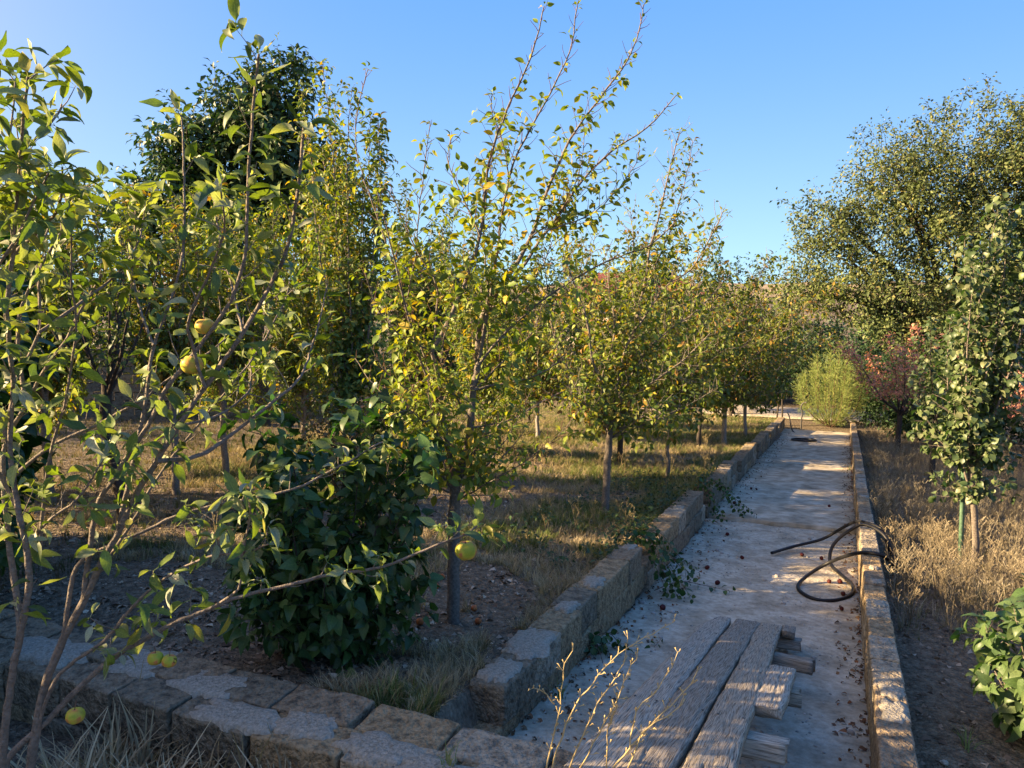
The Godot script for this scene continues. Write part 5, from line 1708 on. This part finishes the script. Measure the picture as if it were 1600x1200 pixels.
# ==================================================================== the stems that give the near plants their figure, in metres from each plant's foot
func apple_stems() -> Array:
	var s := []
	s.append(stem(0.0145, 0.0035, 0.35, [Vector3(-0.053, 0.432, 0), Vector3(-0.015, 0.615, 0.004), Vector3(0.038, 0.825, 0.009), Vector3(0.096, 0.965, 0.013), Vector3(0.172, 1.099, 0.017), Vector3(0.228, 1.208, 0.022), Vector3(0.274, 1.281, 0.026), Vector3(0.342, 1.404, 0.031), Vector3(0.4, 1.492, 0.035), Vector3(0.465, 1.586, 0.039), Vector3(0.539, 1.687, 0.044), Vector3(0.645, 1.828, 0.048), Vector3(0.716, 1.942, 0.052), Vector3(0.761, 2.022, 0.057), Vector3(0.79, 2.132, 0.061), Vector3(0.811, 2.256, 0.066), Vector3(0.822, 2.332, 0.07)]))
	s.append(stem(0.008, 0.003, 0.25, [Vector3(0.173, 1.1, 0.02), Vector3(0.23, 1.353, 0.033), Vector3(0.275, 1.425, 0.045), Vector3(0.391, 1.589, 0.057), Vector3(0.46, 1.699, 0.07), Vector3(0.56, 1.814, 0.082), Vector3(0.633, 1.91, 0.095), Vector3(0.673, 2.004, 0.107), Vector3(0.69, 2.096, 0.12), Vector3(0.702, 2.2, 0.132), Vector3(0.718, 2.316, 0.145), Vector3(0.74, 2.444, 0.158), Vector3(0.749, 2.476, 0.17)]))
	s.append(stem(0.007, 0.0025, 0.3, [Vector3(0.27, 1.279, 0.02), Vector3(0.297, 1.411, -0.011), Vector3(0.336, 1.616, -0.043), Vector3(0.357, 1.787, -0.074), Vector3(0.387, 1.891, -0.105), Vector3(0.416, 2.014, -0.136), Vector3(0.419, 2.157, -0.167), Vector3(0.411, 2.301, -0.199), Vector3(0.397, 2.43, -0.23)]))
	s.append(stem(0.01, 0.003, 0.3, [Vector3(-0.059, 0.543, 0.02), Vector3(-0.076, 0.633, 0.011), Vector3(0.024, 0.732, 0.003), Vector3(0.199, 0.902, -0.006), Vector3(0.378, 1.013, -0.014), Vector3(0.483, 1.055, -0.023), Vector3(0.561, 1.088, -0.031), Vector3(0.666, 1.113, -0.04), Vector3(0.762, 1.133, -0.049), Vector3(0.832, 1.149, -0.057), Vector3(0.938, 1.159, -0.066), Vector3(1.036, 1.189, -0.074), Vector3(1.126, 1.227, -0.083), Vector3(1.207, 1.252, -0.091), Vector3(1.234, 1.274, -0.1)]))
	s.append(stem(0.007, 0.0025, 0.3, [Vector3(0.115, 1.01, 0.02), Vector3(0.145, 1.188, -0.01), Vector3(0.219, 1.232, -0.04), Vector3(0.304, 1.268, -0.07), Vector3(0.392, 1.305, -0.1), Vector3(0.508, 1.33, -0.13), Vector3(0.684, 1.36, -0.16), Vector3(0.77, 1.395, -0.19), Vector3(0.849, 1.434, -0.22), Vector3(0.909, 1.47, -0.25), Vector3(0.945, 1.482, -0.28)]))
	s.append(stem(0.006, 0.0025, 0.3, [Vector3(-0.028, 1.419, 0.02), Vector3(0.107, 1.526, -0.009), Vector3(0.206, 1.573, -0.037), Vector3(0.336, 1.648, -0.066), Vector3(0.341, 1.662, -0.094), Vector3(0.402, 1.713, -0.123), Vector3(0.483, 1.768, -0.151), Vector3(0.513, 1.799, -0.18)]))
	s.append(stem(0.007, 0.002, 0.25, [Vector3(0.407, 1.495, 0.05), Vector3(0.485, 1.492, -0.026), Vector3(0.582, 1.562, -0.101), Vector3(0.708, 1.67, -0.177), Vector3(0.722, 1.719, -0.253), Vector3(0.719, 1.763, -0.329), Vector3(0.73, 1.846, -0.404), Vector3(0.739, 1.967, -0.48)]))
	s.append(stem(0.006, 0.0025, 0.35, [Vector3(-0.017, 0.625, 0), Vector3(0.087, 0.878, 0.031), Vector3(0.251, 1.012, 0.063), Vector3(0.349, 1.122, 0.094), Vector3(0.468, 1.22, 0.126), Vector3(0.581, 1.274, 0.157), Vector3(0.68, 1.297, 0.189), Vector3(0.746, 1.327, 0.22)]))
	s.append(stem(0.005, 0.002, 0.3, [Vector3(0.061, 1.226, 0.02), Vector3(0.124, 1.495, 0.049), Vector3(0.19, 1.64, 0.077), Vector3(0.234, 1.754, 0.106), Vector3(0.267, 1.864, 0.134), Vector3(0.278, 1.941, 0.163), Vector3(0.298, 2.03, 0.191), Vector3(0.318, 2.065, 0.22)]))
	s.append(stem(0.004, 0.002, 0.3, [Vector3(0.543, 1.116, 0.12), Vector3(0.645, 1.19, 0.158), Vector3(0.675, 1.303, 0.195), Vector3(0.707, 1.395, 0.232), Vector3(0.719, 1.459, 0.27)]))
	s.append(stem(0.005, 0.002, 0.3, [Vector3(0.212, 1.172, 0.02), Vector3(0.289, 1.31, -0.051), Vector3(0.333, 1.42, -0.123), Vector3(0.458, 1.593, -0.194), Vector3(0.561, 1.737, -0.266), Vector3(0.61, 1.849, -0.337), Vector3(0.62, 1.906, -0.409), Vector3(0.616, 1.967, -0.48)]))
	s.append(stem(0.005, 0.002, 0.3, [Vector3(0.549, 1.691, 0.07), Vector3(0.542, 1.8, 0.12), Vector3(0.558, 1.865, 0.17), Vector3(0.637, 1.985, 0.22), Vector3(0.689, 2.068, 0.27), Vector3(0.704, 2.146, 0.32)]))
	s.append(stem(0.004, 0.002, 0.3, [Vector3(0.457, 1.583, 0.02), Vector3(0.52, 1.592, -0.08), Vector3(0.568, 1.642, -0.18), Vector3(0.548, 1.678, -0.28), Vector3(0.512, 1.727, -0.38)]))
	s.append(stem(0.004, 0.002, 0.2, [Vector3(0.401, 1.794, 0.02), Vector3(0.317, 1.909, -0.08), Vector3(0.258, 2.034, -0.18), Vector3(0.228, 2.15, -0.28), Vector3(0.173, 2.237, -0.38)]))
	s.append(stem(0.004, 0.002, 0.2, [Vector3(0.635, 1.827, 0.02), Vector3(0.562, 1.961, -0.105), Vector3(0.494, 2.073, -0.23), Vector3(0.433, 2.196, -0.355), Vector3(0.394, 2.27, -0.48)]))
	return s

func left_apple_stems() -> Array:
	var s := []
	s.append(stem(0.012, 0.003, 0.3, [Vector3(-0.025, 0.491, 0), Vector3(0.013, 0.689, 0.015), Vector3(0.046, 0.835, 0.031), Vector3(0.083, 0.969, 0.046), Vector3(0.121, 1.078, 0.062), Vector3(0.161, 1.228, 0.077), Vector3(0.159, 1.394, 0.092), Vector3(0.158, 1.554, 0.108), Vector3(0.187, 1.708, 0.123), Vector3(0.196, 1.886, 0.138), Vector3(0.229, 2, 0.154), Vector3(0.267, 2.194, 0.169), Vector3(0.292, 2.285, 0.185), Vector3(0.318, 2.374, 0.2)]))
	s.append(stem(0.009, 0.003, 0.25, [Vector3(0.08, 1.05, 0), Vector3(0.046, 1.308, -0.029), Vector3(0.033, 1.51, -0.057), Vector3(0.076, 1.62, -0.086), Vector3(0.13, 1.735, -0.114), Vector3(0.165, 1.797, -0.143), Vector3(0.196, 1.881, -0.171), Vector3(0.25, 1.984, -0.2)]))
	s.append(stem(0.006, 0.0025, 0.25, [Vector3(0.131, 1.633, 0), Vector3(0.109, 1.709, -0.033), Vector3(0.089, 1.85, -0.067), Vector3(0.13, 1.98, -0.1), Vector3(0.168, 2.064, -0.133), Vector3(0.176, 2.133, -0.167), Vector3(0.148, 2.187, -0.2)]))
	s.append(stem(0.006, 0.0025, 0.2, [Vector3(0.153, 1.552, 0.1), Vector3(0.079, 1.763, 0.067), Vector3(0.029, 2.006, 0.033), Vector3(0.147, 2.227, 0), Vector3(0.193, 2.299, -0.033), Vector3(0.224, 2.358, -0.067), Vector3(0.216, 2.388, -0.1)]))
	s.append(stem(0.005, 0.002, 0.2, [Vector3(0.102, 1.766, 0.1), Vector3(0.114, 1.945, 0.075), Vector3(0.158, 2.154, 0.05), Vector3(0.167, 2.323, 0.025), Vector3(0.167, 2.42, 0)]))
	s.append(stem(0.006, 0.002, 0.2, [Vector3(0.149, 1.562, 0.15), Vector3(0.134, 1.773, 0.187), Vector3(0.153, 2.024, 0.225), Vector3(0.207, 2.191, 0.262), Vector3(0.295, 2.31, 0.3)]))
	s.append(stem(0.005, 0.002, 0.2, [Vector3(0.107, 1.694, 0), Vector3(0.143, 1.818, -0.06), Vector3(0.115, 1.948, -0.12), Vector3(0.083, 2.017, -0.18), Vector3(0.108, 2.141, -0.24), Vector3(0.167, 2.217, -0.3)]))
	s.append(stem(0.006, 0.002, 0.3, [Vector3(0.099, 1.367, 0), Vector3(0.078, 1.51, 0.05), Vector3(0.077, 1.644, 0.1), Vector3(0.134, 1.74, 0.15), Vector3(0.216, 1.802, 0.2)]))
	s.append(stem(0.005, 0.002, 0.2, [Vector3(0.13, 2.008, 0), Vector3(0.236, 2.081, 0.038), Vector3(0.29, 2.107, 0.075), Vector3(0.325, 2.16, 0.112), Vector3(0.35, 2.194, 0.15)]))
	s.append(stem(0.005, 0.002, 0.15, [Vector3(0.18, 1.821, 0), Vector3(0.24, 1.899, -0.1), Vector3(0.275, 1.967, -0.2), Vector3(0.293, 2.059, -0.3), Vector3(0.268, 2.158, -0.4)]))
	s.append(stem(0.005, 0.002, 0.15, [Vector3(0.111, 1.199, 0), Vector3(0.16, 1.325, 0.025), Vector3(0.276, 1.414, 0.05), Vector3(0.358, 1.516, 0.075), Vector3(0.39, 1.567, 0.1)]))
	s.append(stem(0.004, 0.002, 0.15, [Vector3(0.164, 1.943, 0.15), Vector3(0.239, 2.028, 0.167), Vector3(0.314, 2.137, 0.183), Vector3(0.348, 2.175, 0.2)]))
	s.append(stem(0.004, 0.002, 0.15, [Vector3(0.076, 2.003, 0.1), Vector3(0.166, 2.101, 0.133), Vector3(0.248, 2.139, 0.167), Vector3(0.312, 2.155, 0.2)]))
	return s

func front_pear_stems() -> Array:
	var s := []
	s.append(stem(0.045, 0.034, 2, [Vector3(0, -0.082, 0.004), Vector3(0.006, 0.147, 0.004), Vector3(0.012, 0.435, 0.004), Vector3(0.018, 0.72, 0.004), Vector3(0.028, 0.92, 0.004)]))
	s.append(stem(0.026, 0.016, 0.4, [Vector3(0.028, 0.9, 0.004), Vector3(0.051, 0.937, -0.009), Vector3(0.098, 1.058, -0.021), Vector3(0.122, 1.247, -0.034), Vector3(0.138, 1.427, -0.046), Vector3(0.162, 1.575, -0.059), Vector3(0.17, 1.777, -0.071), Vector3(0.217, 1.932, -0.084), Vector3(0.334, 2.086, -0.096)]))
	s.append(stem(0.02, 0.011, 0.3, [Vector3(0.024, 0.9, 0.004), Vector3(-0.012, 1.092, 0.066), Vector3(-0.042, 1.334, 0.129), Vector3(-0.053, 1.531, 0.191), Vector3(-0.082, 1.684, 0.254)]))
	s.append(stem(0.014, 0.003, 0.15, [Vector3(-0.082, 1.684, 0.254), Vector3(0.069, 1.973, 0.295), Vector3(0.197, 2.322, 0.337), Vector3(0.252, 2.724, 0.379), Vector3(0.372, 3.029, 0.42), Vector3(0.472, 3.226, 0.462), Vector3(0.535, 3.464, 0.504)]))
	s.append(stem(0.012, 0.003, 0.15, [Vector3(0.162, 1.576, -0.046), Vector3(0.219, 1.856, -0.025), Vector3(0.258, 2.084, -0.003), Vector3(0.354, 2.676, 0.018), Vector3(0.483, 2.961, 0.039), Vector3(0.592, 3.152, 0.061), Vector3(0.698, 3.373, 0.082), Vector3(0.737, 3.606, 0.104)]))
	s.append(stem(0.014, 0.003, 0.15, [Vector3(0.334, 2.086, -0.096), Vector3(0.489, 2.356, -0.132), Vector3(0.567, 2.589, -0.168), Vector3(0.723, 2.937, -0.203), Vector3(0.86, 3.133, -0.239), Vector3(1.075, 3.425, -0.275), Vector3(1.155, 3.623, -0.311), Vector3(1.178, 3.774, -0.346)]))
	s.append(stem(0.012, 0.003, 0.15, [Vector3(0.275, 2.009, -0.096), Vector3(0.372, 2.086, -0.096), Vector3(0.584, 2.392, -0.096), Vector3(0.756, 2.637, -0.096), Vector3(0.944, 2.842, -0.096), Vector3(1.17, 2.99, -0.096), Vector3(1.337, 3.173, -0.096)]))
	s.append(stem(0.009, 0.003, 0.2, [Vector3(0.165, 1.58, 0.004), Vector3(0.316, 1.764, 0.054), Vector3(0.492, 1.927, 0.104), Vector3(0.74, 2.104, 0.154), Vector3(0.909, 2.196, 0.204), Vector3(1.145, 2.286, 0.254), Vector3(1.288, 2.428, 0.304)]))
	s.append(stem(0.011, 0.003, 0.1, [Vector3(-0.045, 1.331, 0.104), Vector3(-0.148, 1.603, 0.164), Vector3(-0.193, 1.791, 0.224), Vector3(-0.253, 2.079, 0.284), Vector3(-0.309, 2.356, 0.344), Vector3(-0.347, 2.553, 0.404)]))
	s.append(stem(0.008, 0.0025, 0.1, [Vector3(-0.045, 1.331, 0.104), Vector3(-0.195, 1.783, 0.061), Vector3(-0.259, 1.956, 0.018), Vector3(-0.323, 2.138, -0.025), Vector3(-0.395, 2.359, -0.068), Vector3(-0.525, 2.733, -0.111), Vector3(-0.569, 3.002, -0.153), Vector3(-0.493, 3.354, -0.196)]))
	s.append(stem(0.008, 0.0025, 0.1, [Vector3(-0.087, 1.68, 0.204), Vector3(-0.05, 2.023, 0.204), Vector3(-0.135, 2.203, 0.204), Vector3(-0.192, 2.303, 0.204), Vector3(-0.292, 2.544, 0.204), Vector3(-0.345, 2.614, 0.204)]))
	s.append(stem(0.008, 0.0025, 0.1, [Vector3(0.172, 1.627, 0.004), Vector3(0.229, 1.971, 0.044), Vector3(0.216, 2.231, 0.084), Vector3(0.211, 2.374, 0.124), Vector3(0.235, 2.584, 0.164), Vector3(0.265, 2.775, 0.204)]))
	s.append(stem(0.007, 0.0025, 0.1, [Vector3(0.036, 0.92, 0.004), Vector3(0.145, 1.085, 0.129), Vector3(0.21, 1.197, 0.254), Vector3(0.283, 1.271, 0.379), Vector3(0.338, 1.338, 0.504)]))
	s.append(stem(0.007, 0.0025, 0.1, [Vector3(0.124, 1.206, 0.004), Vector3(0.239, 1.211, -0.056), Vector3(0.372, 1.237, -0.116), Vector3(0.493, 1.297, -0.176), Vector3(0.617, 1.362, -0.236), Vector3(0.702, 1.387, -0.296)]))
	s.append(stem(0.008, 0.0025, 0.1, [Vector3(0.141, 1.433, 0.004), Vector3(0.237, 1.462, -0.016), Vector3(0.333, 1.467, -0.036), Vector3(0.529, 1.52, -0.056), Vector3(0.608, 1.557, -0.076), Vector3(0.745, 1.697, -0.096)]))
	s.append(stem(0.007, 0.0025, 0.1, [Vector3(-0.009, 1.1, 0.104), Vector3(-0.151, 1.34, 0.164), Vector3(-0.216, 1.46, 0.224), Vector3(-0.294, 1.526, 0.284), Vector3(-0.348, 1.601, 0.344), Vector3(-0.399, 1.73, 0.404)]))
	s.append(stem(0.006, 0.0025, 0.1, [Vector3(-0.062, 1.521, 0.104), Vector3(-0.21, 1.469, -0.021), Vector3(-0.386, 1.374, -0.146), Vector3(-0.547, 1.481, -0.271), Vector3(-0.652, 1.594, -0.396)]))
	s.append(stem(0.006, 0.0025, 0.1, [Vector3(-0.035, 1.346, 0.204), Vector3(-0.114, 1.293, 0.337), Vector3(-0.185, 1.386, 0.47), Vector3(-0.269, 1.371, 0.604)]))
	s.append(stem(0.006, 0.0025, 0.1, [Vector3(-0.087, 1.68, 0.204), Vector3(-0.267, 1.797, 0.337), Vector3(-0.364, 1.974, 0.47), Vector3(-0.387, 2.139, 0.604)]))
	s.append(stem(0.006, 0.0025, 0.1, [Vector3(0.124, 1.253, 0.004), Vector3(0.003, 1.495, 0.204), Vector3(-0.014, 1.66, 0.404), Vector3(0.04, 1.876, 0.604)]))
	s.append(stem(0.006, 0.0025, 0.1, [Vector3(0.141, 1.433, 0.004), Vector3(0.333, 1.613, -0.163), Vector3(0.496, 1.764, -0.33), Vector3(0.584, 1.967, -0.496)]))
	s.append(stem(0.006, 0.0025, 0.1, [Vector3(0.22, 1.933, 0.004), Vector3(0.372, 1.972, 0.17), Vector3(0.513, 2.113, 0.337), Vector3(0.581, 2.276, 0.504)]))
	s.append(stem(0.005, 0.002, 0.1, [Vector3(0.2, 2.317, 0.404), Vector3(0.096, 2.557, 0.37), Vector3(0.026, 2.731, 0.337), Vector3(0.042, 2.856, 0.304)]))
	s.append(stem(0.005, 0.002, 0.1, [Vector3(0.488, 2.354, -0.096), Vector3(0.684, 2.512, -0.163), Vector3(0.785, 2.751, -0.23), Vector3(0.828, 3.032, -0.296)]))
	s.append(stem(0.005, 0.002, 0.1, [Vector3(0.58, 2.384, 0.004), Vector3(0.872, 2.505, -0.096), Vector3(1.095, 2.746, -0.196), Vector3(1.167, 2.897, -0.296)]))
	s.append(stem(0.005, 0.002, 0.1, [Vector3(-0.247, 1.957, 0.104), Vector3(-0.177, 2.227, 0.154), Vector3(-0.15, 2.473, 0.204), Vector3(-0.093, 2.814, 0.254), Vector3(-0.072, 2.923, 0.304)]))
	s.append(stem(0.005, 0.002, 0.1, [Vector3(0.354, 2.678, 0.004), Vector3(0.317, 2.884, 0.07), Vector3(0.264, 3.011, 0.137), Vector3(0.259, 3.099, 0.204)]))
	s.append(stem(0.005, 0.002, 0.1, [Vector3(0.029, 1.079, 0.004), Vector3(-0.231, 1.21, -0.163), Vector3(-0.461, 1.161, -0.33), Vector3(-0.659, 1.241, -0.496)]))
	return s

func second_pear_stems() -> Array:
	var s := []
	s.append(stem(0.046, 0.036, 2, [Vector3(0.001, -0.071, -0.001), Vector3(0.009, 0.317, -0.001), Vector3(0.025, 0.666, -0.001), Vector3(0.041, 0.977, -0.001)]))
	s.append(stem(0.022, 0.006, 0.15, [Vector3(0.034, 0.957, -0.001), Vector3(-0.021, 1.156, 0.042), Vector3(-0.077, 1.459, 0.085), Vector3(-0.151, 1.638, 0.127), Vector3(-0.197, 1.84, 0.17), Vector3(-0.23, 2.077, 0.213), Vector3(-0.355, 2.426, 0.256), Vector3(-0.489, 2.743, 0.299)]))
	s.append(stem(0.024, 0.005, 0.15, [Vector3(0.048, 0.957, -0.001), Vector3(0.129, 1.215, -0.023), Vector3(0.22, 1.608, -0.046), Vector3(0.31, 2.067, -0.068), Vector3(0.363, 2.336, -0.09), Vector3(0.416, 2.563, -0.112), Vector3(0.454, 2.857, -0.134), Vector3(0.509, 3.031, -0.157), Vector3(0.641, 3.626, -0.179), Vector3(0.749, 4.053, -0.201)]))
	s.append(stem(0.018, 0.005, 0.15, [Vector3(0.048, 0.977, -0.001), Vector3(0.142, 1.615, 0.027), Vector3(0.24, 1.939, 0.056), Vector3(0.326, 2.066, 0.085), Vector3(0.576, 2.441, 0.113), Vector3(0.815, 2.609, 0.142), Vector3(1.007, 2.941, 0.17), Vector3(1.12, 3.192, 0.199)]))
	s.append(stem(0.016, 0.005, 0.15, [Vector3(0.087, 1.081, -0.001), Vector3(0.253, 1.488, -0.021), Vector3(0.42, 1.758, -0.041), Vector3(0.622, 1.96, -0.061), Vector3(0.958, 2.201, -0.081), Vector3(1.289, 2.563, -0.101)]))
	s.append(stem(0.014, 0.004, 0.1, [Vector3(0.061, 1.012, -0.001), Vector3(0.267, 1.303, 0.124), Vector3(0.505, 1.517, 0.249), Vector3(0.734, 1.724, 0.374), Vector3(0.951, 1.987, 0.499)]))
	s.append(stem(0.014, 0.004, 0.1, [Vector3(0.02, 1.012, -0.001), Vector3(-0.198, 1.367, 0.099), Vector3(-0.408, 1.578, 0.199), Vector3(-0.547, 1.848, 0.299), Vector3(-0.618, 2.109, 0.399)]))
	s.append(stem(0.012, 0.004, 0.1, [Vector3(0.021, 0.977, -0.001), Vector3(-0.173, 1.179, 0.199), Vector3(-0.356, 1.339, 0.399), Vector3(-0.498, 1.334, 0.599)]))
	s.append(stem(0.012, 0.004, 0.1, [Vector3(0.054, 1.046, -0.001), Vector3(0.258, 1.179, 0.199), Vector3(0.419, 1.209, 0.399), Vector3(0.509, 1.175, 0.599)]))
	s.append(stem(0.012, 0.004, 0.1, [Vector3(-0.067, 1.45, -0.001), Vector3(0.096, 1.954, -0.168), Vector3(0.04, 2.5, -0.334), Vector3(0.091, 2.852, -0.501)]))
	s.append(stem(0.01, 0.004, 0.1, [Vector3(0.214, 1.612, -0.001), Vector3(0.68, 1.529, -0.301), Vector3(1.034, 1.353, -0.601)]))
	s.append(stem(0.008, 0.003, 0.1, [Vector3(0.381, 2.335, -0.201), Vector3(0.559, 2.766, -0.176), Vector3(0.713, 3.163, -0.151), Vector3(0.828, 3.683, -0.126), Vector3(0.862, 3.936, -0.101)]))
	s.append(stem(0.008, 0.003, 0.1, [Vector3(-0.18, 1.828, -0.001), Vector3(-0.304, 2.231, 0.066), Vector3(-0.248, 2.622, 0.132), Vector3(-0.161, 2.939, 0.199)]))
	s.append(stem(0.008, 0.003, 0.1, [Vector3(0.34, 2.063, -0.001), Vector3(0.257, 2.497, -0.168), Vector3(0.31, 2.91, -0.334), Vector3(0.295, 3.266, -0.501)]))
	return s

func weed_stems() -> Array:
	var s := []
	s.append(stem(0.003, 0.0012, 0.3, [Vector3(-0.098, 0.627, 0), Vector3(-0.06, 0.808, 0), Vector3(-0.042, 0.96, 0), Vector3(-0.022, 0.996, 0)]))
	s.append(stem(0.0022, 0.001, 0.2, [Vector3(-0.071, 0.843, 0), Vector3(-0.092, 0.885, 0.025), Vector3(-0.131, 0.916, 0.05)]))
	s.append(stem(0.003, 0.001, 0.3, [Vector3(-0.084, 0.627, 0), Vector3(-0.027, 0.798, -0.017), Vector3(0.036, 0.883, -0.033), Vector3(0.087, 0.94, -0.05), Vector3(0.139, 0.974, -0.067), Vector3(0.21, 1.007, -0.083), Vector3(0.269, 1.032, -0.1)]))
	s.append(stem(0.003, 0.001, 0.3, [Vector3(-0.036, 0.627, 0), Vector3(0.034, 0.8, -0.013), Vector3(0.079, 0.876, -0.025), Vector3(0.124, 0.946, -0.037), Vector3(0.136, 1.01, -0.05)]))
	s.append(stem(0.0025, 0.001, 0.2, [Vector3(-0.009, 0.627, 0), Vector3(0.075, 0.813, 0.013), Vector3(0.107, 0.894, 0.025), Vector3(0.13, 0.973, 0.038), Vector3(0.145, 0.997, 0.05)]))
	return s

func second_weed_stems() -> Array:
	var s := []
	s.append(stem(0.003, 0.0012, 0.3, [Vector3(-0.026, 0.688, 0), Vector3(0.087, 0.82, -0.012), Vector3(0.152, 0.88, -0.025), Vector3(0.201, 0.928, -0.037), Vector3(0.224, 0.961, -0.05)]))
	s.append(stem(0.0025, 0.001, 0.3, [Vector3(0.03, 0.688, 0), Vector3(0.07, 0.815, 0), Vector3(0.131, 0.858, 0), Vector3(0.164, 0.885, 0), Vector3(0.179, 0.92, 0)]))
	s.append(stem(0.0025, 0.001, 0.3, [Vector3(0.04, 0.769, 0), Vector3(0.058, 0.858, -0.025), Vector3(0.119, 0.911, -0.05), Vector3(0.16, 0.961, -0.075), Vector3(0.181, 0.987, -0.1)]))
	s.append(stem(0.002, 0.001, 0.3, [Vector3(-0.018, 0.697, 0), Vector3(-0.027, 0.825, 0.033), Vector3(-0.016, 0.897, 0.067), Vector3(-0.01, 0.966, 0.1)]))
	return s
